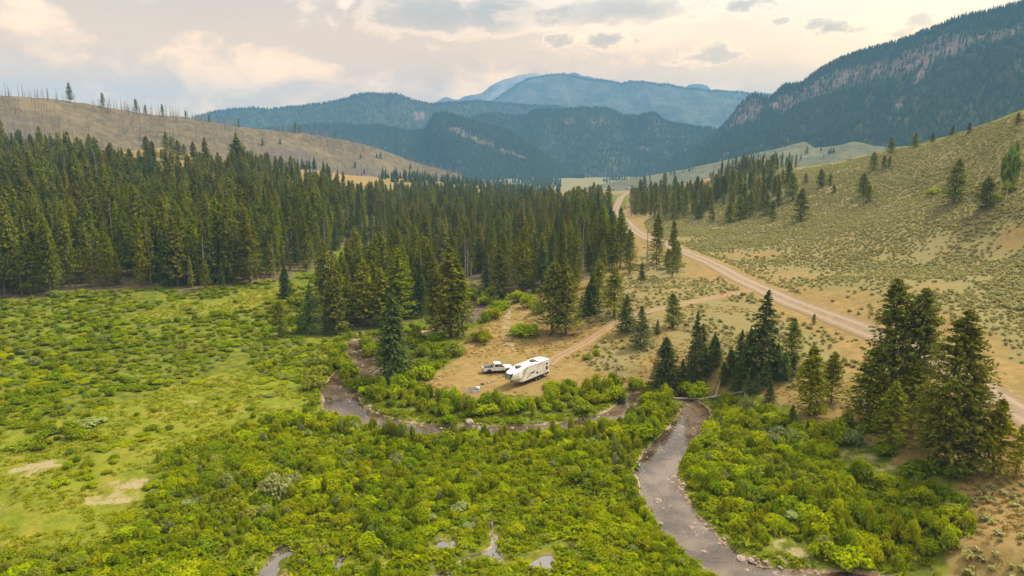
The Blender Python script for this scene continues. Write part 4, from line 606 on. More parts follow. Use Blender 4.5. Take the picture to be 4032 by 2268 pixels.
def conifer(kind, seed, n_br, n_tuft, size):
    """unit-scale conifer 20 m tall: trunk, crown with limbs"""
    rng = np.random.default_rng(seed); h = 20.0
    start = {'broad': .06, 'pine': rng.uniform(.01, .09), 'tall': (.30, .22, .10)[seed % 3], 'spruce': .03, 'fir': .05}[kind]
    Rm = {'pine': rng.uniform(3.0, 3.7), 'broad': 4.2, 'tall': 3.7, 'spruce': 3.7, 'fir': 4.3}[kind]
    tv, tf, cen = trunk_mesh(h, {'pine': .22, 'broad': .22, 'tall': .24, 'spruce': .34, 'fir': .24}[kind], rng)
    t = np.sort(rng.uniform(0, 1, n_br) ** (.92 if kind != 'pine' else .85)); z = h * (start + (1 - start) * t * .985)
    az = rng.uniform(0, 2 * math.pi, n_br)
    if kind in ('pine', 'tall', 'broad'): prof = np.minimum(1, (t + .26) / .42) ** .7 * (1 - t) ** .60 * 1.15
    else: prof = (1 - t) ** (.72 if kind == 'spruce' else .86) * np.minimum(1, (t + .22) / .28) ** .5 * 1.05
    lump = .62 + .55 * vnoise(az * 1.3, z, 1.5, seed) + rng.uniform(-.16, .22, n_br)
    ln = Rm * prof * lump + .12
    up = {'pine': .12, 'broad': .12, 'tall': .32, 'spruce': -.38, 'fir': -.24}[kind] + rng.normal(0, .12, n_br)
    if kind == 'spruce': up = up + .5 * t
    d = np.c_[np.cos(az), np.sin(az), up]; p0 = np.c_[cen(z), z]
    C = []; N = []; A = []; S = []
    for k in range(n_tuft):
        s = (k + rng.uniform(.3, 1.0, n_br)) / n_tuft; s = .22 + .80 * s
        c = p0 + d * (ln * s)[:, None] + rng.normal(0, .16, (n_br, 3)) * (ln / Rm)[:, None]
        if kind in ('spruce', 'fir'): c[:, 2] += (ln * s * s) * .10
        C.append(c); A.append(d + rng.normal(0, .35, (n_br, 3)))
        N.append(np.c_[np.cos(az) * .45, np.sin(az) * .45, np.full(n_br, .62)] + rng.normal(0, .42, (n_br, 3)))
        S.append(size * rng.uniform(.7, 1.3, n_br) * (.55 + .45 * np.minimum(1, ln / (Rm * .5))))
    nt_ = 8; zt = np.linspace(h * .93, h * 1.01, nt_); C.append(np.c_[cen(zt), zt] + rng.normal(0, .06, (nt_, 3))); A.append(np.tile([0, 0, 1.], (nt_, 1))); N.append(rng.normal(size=(nt_, 3)) * [1, 1, .2]); S.append(np.full(nt_, size * .5))
    lv, lf = leaf_quads(np.vstack(C), np.vstack(N), np.concatenate(S), rng, 2.2, np.vstack(A))
    pick = rng.random(n_br) < .45; bv, bf = prism(p0[pick], p0[pick] + d[pick] * ln[pick][:, None] * .8, .05, .015)
    parts_trunk = [(tv, tf, 0)]
    nd = {'pine': 10, 'broad': 16, 'tall': 26, 'spruce': 2, 'fir': 3}[kind]; zd = rng.uniform(.10 * h, (start + .12) * h, nd); ad = rng.uniform(0, 6.28, nd); q0 = np.c_[cen(zd), zd]
    dv, df = prism(q0, q0 + np.c_[np.cos(ad), np.sin(ad), rng.normal(-.1, .25, nd)] * rng.uniform(.6, 2.0, nd)[:, None], .045, .012)
    parts_trunk.append((dv, df, 0))
    return merge(parts_trunk), merge([(lv, lf, 0), (bv, bf, 1)])

def snag(seed, h=20.0, r=.24, nb=60, blen=1.4):
    rng = np.random.default_rng(seed); tv, tf, cen = trunk_mesh(h, r, rng, 6)
    z = rng.uniform(.22, .97, nb) * h; az = rng.uniform(0, 6.28, nb); L = blen * (1.1 - .8 * z / h) * rng.uniform(.4, 1.3, nb); p = np.c_[cen(z), z]
    q = p + np.c_[np.cos(az), np.sin(az), rng.normal(-.25, .25, nb)] * L[:, None]
    v, f = prism(p, q, .05, .02); v2, f2 = prism(q, q + rng.normal(0, .35, (nb, 3)) * L[:, None] * .6 + [0, 0, -.15], .025, .012)
    return (tv, [tf], np.zeros(len(tf))), merge([(v, f, 0), (v2, f2, 0)])

def bush(seed, n=620, leafsize=.17, flat=.62, lobes=9, spiky=.25):
    """unit bush, 1 m radius: several rounded clumps of leaves over thin stems"""
    rng = np.random.default_rng(seed)
    a = rng.uniform(0, 6.28, lobes); rr = np.sqrt(rng.uniform(0, 1, lobes)) * .66; lr = rng.uniform(.30, .52, lobes)
    lc = np.c_[rr * np.cos(a), rr * np.sin(a), (.30 + .62 * (1 - rr) * rng.uniform(.6, 1.25, lobes))]
    lc[0] = (0, 0, .75); w = lr ** 2; k = rng.choice(lobes, n, p=w / w.sum())
    d = unit(rng.normal(size=(n, 3)) * [1, 1, .9] + [0, 0, .35]); rad = lr[k] * rng.uniform(.45, 1.12, n) ** .6
    c = lc[k] + d * rad[:, None]
    # shoots: leaves strung along upright wands that break the outline
    ns_ = max(8, n // 22); q = rng.choice(n, ns_); w0 = c[q]; wd = unit(d[q] * .6 + [0, 0, 1.1] + rng.normal(0, .25, (ns_, 3))); per = 7
    wl = rng.uniform(.12, .34, ns_); cs_ = (w0[:, None] + wd[:, None] * (wl[:, None] * np.linspace(0, 1, per)[None])[..., None]).reshape(-1, 3) + rng.normal(0, .022, (ns_ * per, 3))
    c = np.vstack([c, cs_]); d = np.vstack([d, np.repeat(d[q] * .7 + rng.normal(0, .3, (ns_, 3)), per, 0)]); n0 = n; n = len(c)
    c[:, 2] = np.maximum(c[:, 2], .06); c[:, 2] *= flat / .62
    ax = rng.normal(size=(n, 3)) * .5 + [0, 0, spiky * 3.5] + d * .5
    lv, lf = leaf_quads(c, d + rng.normal(0, .45, (n, 3)) + [0, 0, .25], leafsize * rng.uniform(.55, 1.25, n) * np.where(np.arange(n) < n0, 1, .62), rng, 1.5, ax)
    m = 16; e = lc[rng.integers(0, lobes, m)] * [1, 1, flat / .62] + rng.normal(0, .15, (m, 3)); sv, sf = prism(np.c_[rng.normal(0, .12, (m, 2)), np.full(m, -.1)], e, .022, .008)
    return (lv, lf), (sv, sf)

def tuft(seed, n=26, h=.5, r=.5):
    rng = np.random.default_rng(seed); p = np.c_[rng.normal(0, r * .55, (n, 2)), np.zeros(n)]; d = np.c_[rng.normal(0, .35, (n, 2)), np.ones(n)]
    c = p + d * h * .45 * rng.uniform(.5, 1.1, n)[:, None]
    nr = np.c_[rng.normal(0, 1, (n, 2)), rng.uniform(.7, 2.2, n)]
    return leaf_quads(c, nr, h * .30, rng, 1.9, d)

def lowtree(seed, full=1.0):
    """distant conifer, 12 m: ragged skirts"""
    rng = np.random.default_rng(seed); V = []; F = []; o = 0; h = 12.0; lev = 6; sd = 6
    for k in range(lev):
        t = k / lev; z0 = h * (.08 + .80 * t); zt = z0 + h * .30; r = (1 - t) ** .85 * 2.1 * full * rng.uniform(.85, 1.15)
        ring = [(math.cos(6.283 * j / sd + k) * r * rng.uniform(.6, 1.2), math.sin(6.283 * j / sd + k) * r * rng.uniform(.6, 1.2), z0 + rng.uniform(-.5, .5)) for j in range(sd)]
        V += ring + [(rng.normal(0, .1), rng.normal(0, .1), min(h, zt))]; F += [(o + j, o + (j + 1) % sd, o + sd) for j in range(sd)]; o += sd + 1
    return np.array(V), np.array(F)

TREE = {}
for kind, nv, nb, nk, sz, leafm in (('pine', 8, 360, 12, .17, 'needle_pine'), ('tall', 3, 470, 13, .14, 'needle_dark'), ('broad', 2, 680, 13, .14, 'needle_dark'), ('spruce', 3, 760, 8, .18, 'needle_spruce'), ('fir', 5, 460, 7, .19, 'needle_fir')):
    TREE[kind] = []
    for q in range(nv):
        (a, b, c), (d, e, f) = conifer(kind, 100 + q * 7 + len(kind), nb, nk, sz)
        TREE[kind].append((npmesh(kind + '_trunk', a, b, M['bark'], smooth=True), npmesh(kind + '_crown', d, e, [M['needle_olive' if kind == 'pine' and q % 3 == 1 else leafm], M['bark']], f)))
SNAG = [tuple(npmesh('snag', a, b, M['dead']) for a, b, c in snag(50 + q)) for q in range(4)]
CHAR = [tuple(npmesh('burned', a, b, M['char']) for a, b, c in snag(70 + q, 14, .22, 26, 1.0)) for q in range(4)]
def aspen_parts(seed):
    rng = np.random.default_rng(seed); tv, tf, cen = trunk_mesh(18, .2, rng); (lv, lf), (sv, sf) = bush(seed, 1300, .13, .62, 12); lv = lv * [3.0, 3.0, 10.5] + [0, 0, 6.0]
    return npmesh('aspen_trunk', tv, tf, M['bark_pale'], smooth=True), npmesh('aspen_crown', lv, lf, M['aspen'])
TREE['aspen'] = [aspen_parts(5)]
BUSH = {}
for key, mat, n, ls, fl, sp in (('green', 'willow', 820, .098, .62, .4), ('dark', 'willow_dark', 800, .098, .60, .4), ('grey', 'willow_grey', 800, .094, .58, .4), ('pale', 'willow_pale', 760, .10, .70, .5), ('gold', 'willow_gold', 420, .13, .45, .3)):
    BUSH[key] = []
    for q in range(5 if key in ('green', 'dark') else 3):
        (lv, lf), (sv, sf) = bush(200 + q * 3 + len(key), n, ls, fl, 8 + q, sp)
        BUSH[key].append((npmesh(key + '_willow_leaves', lv, lf, M[mat]), npmesh('willow_stems', sv, sf, M['stem'])))

# ---------------------------------------------------------------- scatter one mass over many points
def proto_collection(name, meshes):
    c = bpy.data.collections.new(name)
    for k, me in enumerate(meshes): c.objects.link(bpy.data.objects.new(name + '_member', me))
    return c

def scatter(name, label, P, rotz, scl, idx, meshes, tilt=None, cat=None):
    """ONE stuff object: plants instanced on its points"""
    n = len(P); me = bpy.data.meshes.new(name); me.vertices.add(n); me.vertices.foreach_set('co', np.asarray(P, np.float32).ravel())
    rot = np.zeros((n, 3), np.float32); rot[:, 2] = rotz
    if tilt is not None: rot[:, :2] = tilt
    scl = np.asarray(scl, np.float32); scl = np.repeat(scl[:, None], 3, 1) if scl.ndim == 1 else scl
    for nm, dat in (('rot', rot), ('scl', scl)):
        a = me.attributes.new(nm, 'FLOAT_VECTOR', 'POINT'); a.data.foreach_set('vector', dat.ravel())
    a = me.attributes.new('idx', 'INT', 'POINT'); a.data.foreach_set('value', np.asarray(idx, np.int32))
    o = obj(name, me); tag(o, label, cat, kind='stuff')
    g = bpy.data.node_groups.new(name + '_scatter', 'GeometryNodeTree'); g.is_modifier = True
    g.interface.new_socket('Geometry', in_out='INPUT', socket_type='NodeSocketGeometry'); g.interface.new_socket('Geometry', in_out='OUTPUT', socket_type='NodeSocketGeometry')
    N = g.nodes; L = g.links; i = N.new('NodeGroupInput'); u = N.new('NodeGroupOutput'); ip = N.new('GeometryNodeInstanceOnPoints'); ci = N.new('GeometryNodeCollectionInfo')
    ci.inputs['Collection'].default_value = proto_collection(name, meshes); ci.inputs['Separate Children'].default_value = True; ci.inputs['Reset Children'].default_value = True
    ip.inputs['Pick Instance'].default_value = True
    def na(nm, typ):
        q = N.new('GeometryNodeInputNamedAttribute'); q.data_type = typ; q.inputs['Name'].default_value = nm; return q.outputs['Attribute']
    er = N.new('FunctionNodeEulerToRotation'); L.new(na('rot', 'FLOAT_VECTOR'), er.inputs[0])
    L.new(i.outputs[0], ip.inputs['Points']); L.new(ci.outputs[0], ip.inputs['Instance']); L.new(na('idx', 'INT'), ip.inputs['Instance Index'])
    L.new(er.outputs[0], ip.inputs['Rotation']); L.new(na('scl', 'FLOAT_VECTOR'), ip.inputs['Scale']); L.new(ip.outputs[0], u.inputs[0])
    md = o.modifiers.new('scatter', 'NODES'); md.node_group = g
    return o

def joined(pair, mats):
    """trunk and crown in one mesh, for members of a mass"""
    bm_ = bmesh.new(); me = bpy.data.meshes.new('tree_mass_member'); 
    for k, p in enumerate(pair):
        n0 = len(bm_.faces); bm_.from_mesh(p); bm_.faces.ensure_lookup_table()
        for f in bm_.faces[n0:]: f.material_index = k if k == 0 or len(p.materials) < 2 else (1 if f.material_index == 0 else 0)
    bm_.to_mesh(me); bm_.free()
    for m in mats: me.materials.append(m)
    return me

def jitter_grid(poly, step, rng, keep=1.0):
    P = np.array(poly); x0, y0 = P[:, :2].min(0); x1, y1 = P[:, :2].max(0)
    gx, gy = np.meshgrid(np.arange(x0, x1, step), np.arange(y0, y1, step)); x = gx.ravel() + rng.uniform(-.5, .5, gx.size) * step; y = gy.ravel() + rng.uniform(-.5, .5, gx.size) * step
    k = in_poly(poly, x, y) & (rng.random(gx.size) < keep); return x[k], y[k]

# ---------------------------------------------------------------- timber on the far slopes
FAR = [npmesh('distant_conifer', *lowtree(300 + q, .8 + .1 * q), M['needle_far']) for q in range(5)]
def timber(key, n, label, smin, smax, rockkeep=.12, crest=0.0, tmax=1.0, thin=None):
    V, rk, tf = GRID[key]; m, ns = rk.shape; rng = np.random.default_rng(len(key) + n)
    s = rng.uniform(0, ns - 1.001, n); t = rng.uniform(0, (m - 1.001) * tmax, n)
    if crest: q = rng.random(n) < crest; t[q] = rng.uniform(0, 1.2, q.sum())
    i = t.astype(int); j = s.astype(int); ft = (t - i)[:, None]; fs = (s - j)[:, None]
    P = (V[i, j] * (1 - ft) + V[i + 1, j] * ft) * (1 - fs) + (V[i, j + 1] * (1 - ft) + V[i + 1, j + 1] * ft) * fs
    r = rk[i, j]; ok = rng.random(n) < np.where(r > .35, rockkeep, 1.0)
    if thin is not None: ok &= thin(P, rng)
    P = P[ok]; n = len(P); P[:, 2] -= .6
    sc_ = rng.uniform(smin, smax, n); scatter('distant_forest', label, P, rng.uniform(0, 6.28, n), np.c_[sc_ * 1.15, sc_ * 1.15, sc_], rng.integers(0, 5, n), FAR)
timber('forest_ridge', 30000, 'dense conifer forest covering the steep cliff-banded mountain', .7, 1.25, .28, .07)
timber('dark_spur', 18000, 'dark conifer forest covering the spur with the rock face', .65, 1.15, .25, .06)
timber('timbered_hill', 18000, 'hazy conifer forest on the mountain in the valley gap', .6, 1.05, .45, .06)
timber('long_ridge', 18000, 'blue-grey conifer forest on the long ridge', .65, 1.15, .4, .10)
timber('blue_mountain', 7000, 'fringe of conifers along the broad blue mountain', .7, 1.2, .1, .5)
# ---------------------------------------------------------------- trees one by one
def empty(name, loc, rz=0, scale=None):
    o = bpy.data.objects.new(name, None); COL.objects.link(o); o.location = loc; o.rotation_euler = (0, 0, rz); o.empty_display_size = .3
    if scale: o.scale = scale
    return o
def g1(x, y): return float(gz(np.array([x]), np.array([y]))[0])
NAME = dict(broad='pine_tree', pine='pine_tree', tall='pine_tree', spruce='spruce_tree', fir='fir_tree', aspen='aspen_tree')
_tn = [0]
def tree(kind, x, y, z, h, w, label, group):
    kk = _tn[0]; _tn[0] += 1; pair = TREE[kind][(kk * 5 + kk // 3) % len(TREE[kind])]; s = h / (20.0 if kind != 'aspen' else 18.0)
    o = empty(NAME[kind], (x, y, z - .1), (kk * 2.399) % 6.283, (s * w, s * w, s)); tag(o, label, 'tree', group)
    obj('trunk', pair[0], o); obj('crown', pair[1], o)
    return o
def dead_tree(x, y, z, h, label, group, protos, name='dead_tree', h0=20.0, w=1.0):
    kk = _tn[0]; _tn[0] += 1; pair = protos[kk % len(protos)]; s = h / h0
    o = empty(name, (x, y, z - .1), (kk * 2.1) % 6.283, (s * w, s * w, s)); tag(o, label, 'dead tree', group)
    obj('trunk', pair[0], o); tag(obj('branches', pair[1], o), kind='stuff'); return o

ORD = ['first', 'second', 'third', 'fourth', 'fifth', 'sixth', 'seventh', 'eighth', 'ninth', 'tenth', 'eleventh', 'twelfth', 'thirteenth', 'fourteenth', 'fifteenth', 'sixteenth', 'seventeenth', 'eighteenth', 'nineteenth', 'twentieth', 'twenty-first', 'twenty-second', 'twenty-third', 'twenty-fourth', 'twenty-fifth', 'twenty-sixth', 'twenty-seventh', 'twenty-eighth']
ZONES = [(0, 19, 'in the grove by the upper creek', 'creek grove trees'), (19, 29, 'between the creek pond and the camp track', 'trees behind the campsite'), (29, 60, 'in the stand above the creek crossing log', 'stand beyond the campsite'), (60, 75, 'in the big clump beside the gravel road', 'big roadside clump'), (75, 85, 'at the forest corner where the road begins', 'forest corner trees'), (85, 111, 'on the open sage slope', 'scattered slope trees'), (111, 220, 'on the straw-coloured knoll', 'knoll trees')]
LOOK = dict(broad='broad heavy pine', pine='olive-green pine', tall='tall open-crowned pine', spruce='dense dark spruce', fir='narrow dark fir', aspen='light green aspen')
SPECIAL = {0: 'great dense spruce standing alone on the creek bank before the truck', 1: 'tallest pine in the grove, clear trunk, behind the great spruce', 14: 'dark broad spruce standing alone at the meadow edge', 34: 'squat blue-green spruce, as broad as tall, near the crossing log', 41: 'tall spire-topped fir towering over the stand above the creek', 64: 'tallest pine of the roadside clump with long bare lower trunk', 65: 'middle tall pine of the roadside clump, open crown', 66: 'broadest pine of the roadside clump, heavy dark crown', 67: 'pine with short pale trunk standing apart beside the clump', 69: 'tiny young pine alone beside the gravel road', 85: 'broad round pine standing alone on the lower sage slope'}
_tz = gz([t[0] for t in TREES], [t[1] for t in TREES])
for (a, b, phrase, grp) in ZONES:
    idx = [i for i in range(a, min(b, len(TREES)))]
    for kd in ('pine', 'tall_pine', 'broad_pine', 'spruce', 'fir', 'aspen'):
        row = sorted([i for i in idx if TREES[i][3] == kd], key=lambda i: TREES[i][0] / TREES[i][1]); kk = {'tall_pine': 'tall', 'broad_pine': 'broad'}.get(kd, kd)
        for q, i in enumerate(row):
            x, y, h, _, w = TREES[i]; w *= {'fir': 1.36, 'tall': 1.08, 'broad': .82, 'pine': 1.2}.get(kk, 1.0)
            lab = SPECIAL.get(i) or (f'{ORD[q]} {LOOK[kk]} from the left {phrase}' if len(row) > 1 else f'only {LOOK[kk]} {phrase}')
            tree(kk, x, y, float(_tz[i]), h, w, lab, grp)
HAND_PINES = sum(1 for t in TREES if 'pine' in t[3])

_sl = ['bleached grey snag standing beside the grove tallest pine', 'grey snag at the left of the dead trio by the pond', 'grey snag in the middle of the dead trio by the pond', 'grey snag at the right of the dead trio by the pond', 'short grey snag in front of the dead trio', 'leaning grey snag in the forest behind the pond', 'grey snag at the forest edge near the road', 'thin bare snag beside the gravel road', 'broken dead stump-like snag beside the camp clearing', 'low grey snag behind the bleached snag', 'tall bare pole on the skyline of the sage slope', 'short bare pole on the skyline of the sage slope', 'grey snag just left of the narrow fir by the pond', 'crooked dead trunk inside the roadside clump', 'pale snag in the forest, nearest the meadow', 'pale snag deep in the left forest, second from meadow edge', 'pale snag high in the forest below the knoll']
_z = gz([s[0] for s in SNAGS], [s[1] for s in SNAGS])
for (x, y, h), z, lab in zip(SNAGS, _z, _sl): dead_tree(x, y, float(z), h, lab, 'dead standing trees', SNAG, w=1.25)

# the forests: nearest trees one by one, the rest as a mass
def sect(x, y):
    a = x / y
    for lim, word in ((-.69, 'at its far left end'), (-.65, 'at its left end'), (-.61, 'near its left end'), (-.56, 'well left of the lone spruce'), (-.46, 'left of the knoll'), (-.38, 'below the knoll'), (-.30, 'behind the lone spruce'), (-.22, 'left of the grove'), (-.12, 'behind the grove'), (-.03, 'behind the great spruce'), (.06, 'behind the campsite'), (.16, 'near the road'), (.24, 'by the road'), (9, 'right of the road')):
        if a < lim: return ', ' + word
def wsect(x, y):
    a = x / y
    for lim, word in ((-.5, 'far left'), (-.32, 'left part'), (-.18, 'left of the great spruce'), (-.08, 'below the great spruce'), (-.02, 'below the truck'), (.05, 'below the trailer'), (.12, 'right of the trailer'), (.22, 'by the lower creek'), (.32, 'just across the creek'), (.42, 'middle part'), (9, 'nearest the roadside pines')):
        if a < lim: return ', ' + word
def forest():
    rng = np.random.default_rng(31); rows = []
    for key, step, hm, hs, keep in (('forest_left', 4.3, 20.8, 2.9, .93), ('forest_centre', 4.4, 17.3, 2.7, .92), ('forest_right', 6.4, 13.5, 2.8, .55), ('bench_trees', 6.0, 11.5, 1.6, .8), ('creek_grove', 3.9, 16.0, 2.4, .85)):
        x, y = jitter_grid(POLY[key], step, rng, keep); x = x + (fbm(x, y, 22, 55) - .5) * 16; y = y + (fbm(x, y, 22, 56) - .5) * 16
        ok = (road_d(x, y) > 4) & (creek_d(x, y) > 2.5)
        if key == 'forest_left': ok &= (vnoise(x, y, 19, 58) > .2) & ~((np.hypot((x + 225) / 34, (y - 440) / 34) < 1)) & (rng.random(len(x)) < np.where(y > 420, .72, 1))
        if key == 'forest_centre': ok &= (rng.random(len(x)) < .12 + .88 * sstep(3, 26, road_d(x, y))) & (rng.random(len(x)) < .35 + .65 * sstep(.35, .55, vnoise(x, y, 26, 77)))
        x, y = x[ok], y[ok]; n = len(x); h = np.clip(rng.normal(hm, hs * 1.3, n), hm * .55, hm * 1.35); h *= np.where(rng.random(n) < .20, rng.uniform(.45, .75, n), 1)
        h *= .9 + .2 * vnoise(x, y, 40, 66)
        if key in ('forest_left', 'forest_centre'): e_ = (poly_sd(POLY[key], x, y) > -9) & (rng.random(n) < .30); h = np.where(e_, h * rng.uniform(.25, .6, n), h)
        rows.append(np.c_[x, y, h, np.full(n, len(rows)), rng.random(n), rng.uniform(.62, .98, n) * (1.25 if key in ('forest_right', 'creek_grove') else 1.0), poly_sd(POLY[key], x, y)])
    A = np.vstack(rows); hx = np.array([t[:2] for t in TREES]); d = np.sqrt(((A[:, None, :2] - hx[None]) ** 2).sum(-1)).min(1); A = A[d > 3.0]
    z = gz(A[:, 0], A[:, 1]); kind = np.where(A[:, 4] < .82, 0, np.where(A[:, 4] < .925, 1, 2)); kind[(A[:, 3] == 3) & (kind == 2)] = 0
    # apparent size, discounting trees standing behind others
    app = A[:, 2] / np.hypot(A[:, 0], A[:, 1]) * np.where(A[:, 6] > -14, 1.35, 1.0)
    app = np.where(np.abs(A[:, 0]) < .745 * A[:, 1], app, 0)
    order = np.argsort(-app); single = np.zeros(len(A), bool)
    quota = {0: 300 - HAND_PINES, 1: 60, 2: 30}
    for i in order:
        k = kind[i]
        if quota[k] > 0: single[i] = True; quota[k] -= 1
    place = ['meadow forest', 'valley floor forest', 'open timber above the road', 'far bench row', 'creek grove']
    for i in np.nonzero(single)[0]:
        x, y, h, zn, _, w, ed = A[i]; size = 'tall' if h > 23 else ('short' if h < 16 else 'mid-height'); where = ('at the edge of the ' if ed > -12 else 'inside the ') + place[int(zn)] + sect(x, y)
        grp = f'{size} ' + ('edge ' if ed > -12 else 'inner ') + place[int(zn)] + sect(x, y)
        if kind[i] == 0: tree('pine', x, y, float(z[i]), h, w, f'{size} olive pine {where}', grp + ' pines')
        elif kind[i] == 1: tree('fir', x, y, float(z[i]), h * .85, w, f'{size} dark fir {where}', grp + ' firs')
        else: dead_tree(x, y, float(z[i]), h * .92, f'{size} grey dead tree {where}', grp + ' snags', SNAG)
    protos = [joined(p, [M['bark'], p[1].materials[0]]) for p in TREE['pine'][:6]] + [joined(p, [M['bark'], M['needle_fir']]) for p in TREE['fir'][:3]] + [joined(p, [M['dead'], M['dead']]) for p in SNAG[:2]]
    for zn, lab in enumerate(('mass of tall pines filling the forest behind its front rows', 'mass of pines covering the valley floor beyond the creek', 'scattered timber above the gravel road', 'thin row of small conifers on the far bench', 'young pines filling the creek grove')):
        m = ~single & (A[:, 3] == zn)
        if not m.any(): continue
        idx = np.where(kind == 0, rng.integers(0, 6, len(A)), np.where(kind == 1, rng.integers(6, 9, len(A)), rng.integers(9, 11, len(A))))[m]
        s = A[m, 2] / 20; scatter('forest', lab, np.c_[A[m, :2], z[m] - .1], rng.uniform(0, 6.28, m.sum()), np.c_[s * A[m, 5], s * A[m, 5], s], idx, protos)
forest()

# burned hill: bare trunks, a few survivors
def burned():
    V, rk, tf = GRID['burned_hill']; rng = np.random.default_rng(17); m, ns = rk.shape
    def at(s, t):
        t = np.clip(t, 0, m - 1.01); s = np.clip(s, 0, ns - 1.01); i = t.astype(int); j = s.astype(int); ft = (t - i)[:, None]; fs = (s - j)[:, None]
        return (V[i, j] * (1 - ft) + V[i + 1, j] * ft) * (1 - fs) + (V[i, j + 1] * (1 - ft) + V[i + 1, j + 1] * ft) * fs
    n = 1900; s = rng.uniform(0, ns - 2, n); t = (m - 2) * rng.uniform(0, 1, n) ** 1.2 * .9; P = at(s, t); k = vnoise(P[:, 0], P[:, 1], 60, 5) > .38; P = P[k]; n = len(P); sc_ = rng.uniform(.5, 1.1, n)
    pr = [joined(p, [M['char'], M['char']]) for p in CHAR[:2]] + [joined(p, [M['dead'], M['dead']]) for p in CHAR[2:]]
    scatter('burned_timber', 'scattered dead trunks left standing across the burned hillside', P, rng.uniform(0, 6.28, n), np.c_[sc_ * 1.5, sc_ * 1.5, sc_], rng.integers(0, 4, n), pr)
    ss = np.sort(rng.uniform(.20, .66, 64)) * ns; PS = at(ss, np.full(64, .3))
    for p in PS: dead_tree(*p, rng.uniform(6, 13), 'bare fire-killed trunk on the burned hill skyline', 'burned skyline trunks', CHAR, 'burned_tree', 14.0, 1.25)
    live = [(.262, 20), (.305, 16), (.352, 16), (.365, 11), (.39, 14), (.425, 9), (.462, 9), (.512, 11), (.62, 16), (.628, 11), (.70, 10)]
    LP = at(np.array([q[0] for q in live]) * ns, np.full(len(live), .4))
    for i, (p, (q, h)) in enumerate(zip(LP, live)): tree('pine', *p, h, 1.1, f'{ORD[i]} surviving green pine from the left on the burned hill skyline', 'surviving skyline pines')
    n = 46; P = at(rng.uniform(.55, .95, n) * ns, rng.uniform(.15, .8, n) * m); P = P[vnoise(P[:, 0], P[:, 1], 40, 2) > .4]; n = len(P)
    for p in P[:24]: tree('fir', *p, rng.uniform(7, 12), 1.2, 'small dark conifer dotted on the burned hill flank', 'survivors on the burned flank')
burned()
def far_floor():
    rng = np.random.default_rng(5); x = rng.uniform(-330, 420, 5200); y = rng.uniform(640, 1750, 5200); z = gz(x, y)
    k = (vnoise(x, y, 95, 13) > np.where(x < 60, .50, .60)) & ~((x > 60) & (x < 330) & (y < 1150)) & (np.abs(x / y - .10) > .03) & (road_d(x, y) > 9); P = np.c_[x, y, z - .4][k]; n = len(P); s = rng.uniform(.7, 1.25, n)
    scatter('distant_forest', 'scattered conifers on the valley floor below the dark spur', P, rng.uniform(0, 6.28, n), np.c_[s * 1.1, s * 1.1, s], rng.integers(0, 5, n), FAR)
    V, rk, tf = GRID['sage_bench']; m, ns = rk.shape; n = 260; i = rng.integers(2, m - 2, n); j = rng.integers(4, ns - 4, n); P = V[i, j] + rng.uniform(-3, 3, (n, 3)) * [1, 1, 0]; P = P[vnoise(P[:, 0], P[:, 1], 60, 3) > .55]; n = len(P); s = rng.uniform(.5, .9, n)
    scatter('distant_forest', 'few small conifers dotted over the pale sage bench', P, rng.uniform(0, 6.28, n), s, rng.integers(0, 5, n), FAR)
far_floor()

# ---------------------------------------------------------------- willows
TONE = ['green', 'dark', 'grey', 'pale', 'gold']
TWORD = dict(green='bright green', dark='dark green', grey='grey-green', pale='pale silvery', gold='golden-leaved')
_bn = [0]
def willow(x, y, z, r, h, tone, label, group, stems=True):
    kk = _bn[0]; _bn[0] += 1; pr = BUSH[tone][kk % len(BUSH[tone])]
    o = empty('willow_bush', (x, y, z - .05), (kk * 2.399) % 6.283, (r, r, h)); tag(o, label, 'bush', group)
    obj('foliage', pr[0], o); obj('stems', pr[1], o); return o
_bz = gz([b[0] for b in BUSHES], [b[1] for b in BUSHES]); _rows = {}
for i, (x, y, w, h, t) in enumerate(BUSHES): 
    zone = 'on the open slope high above the road' if y > 230 and x > 60 else ('in the near thicket' if y < 100 and x < 0 else ('beside the roadside pine clump' if x > 40 and y < 115 else ('behind the campsite clearing' if -18 < x < 12 and y > 135 else ('by the crossing log downstream' if x > 14 else 'along the upper creek and grove'))))
    _rows.setdefault((zone, TONE[t]), []).append(i)
for (zone, tone), ids in _rows.items():
    ids.sort(key=lambda i: BUSHES[i][0] / BUSHES[i][1])
    for q, i in enumerate(ids):
        x, y, w, h, t = BUSHES[i]; lab = (f'{ORD[q]} {TWORD[tone]} willow bush from the left {zone}' if len(ids) > 1 else f'only {TWORD[tone]} willow bush {zone}')
        willow(x, y, float(_bz[i]), w * .52, h * .82, tone, lab, 'willows ' + zone)

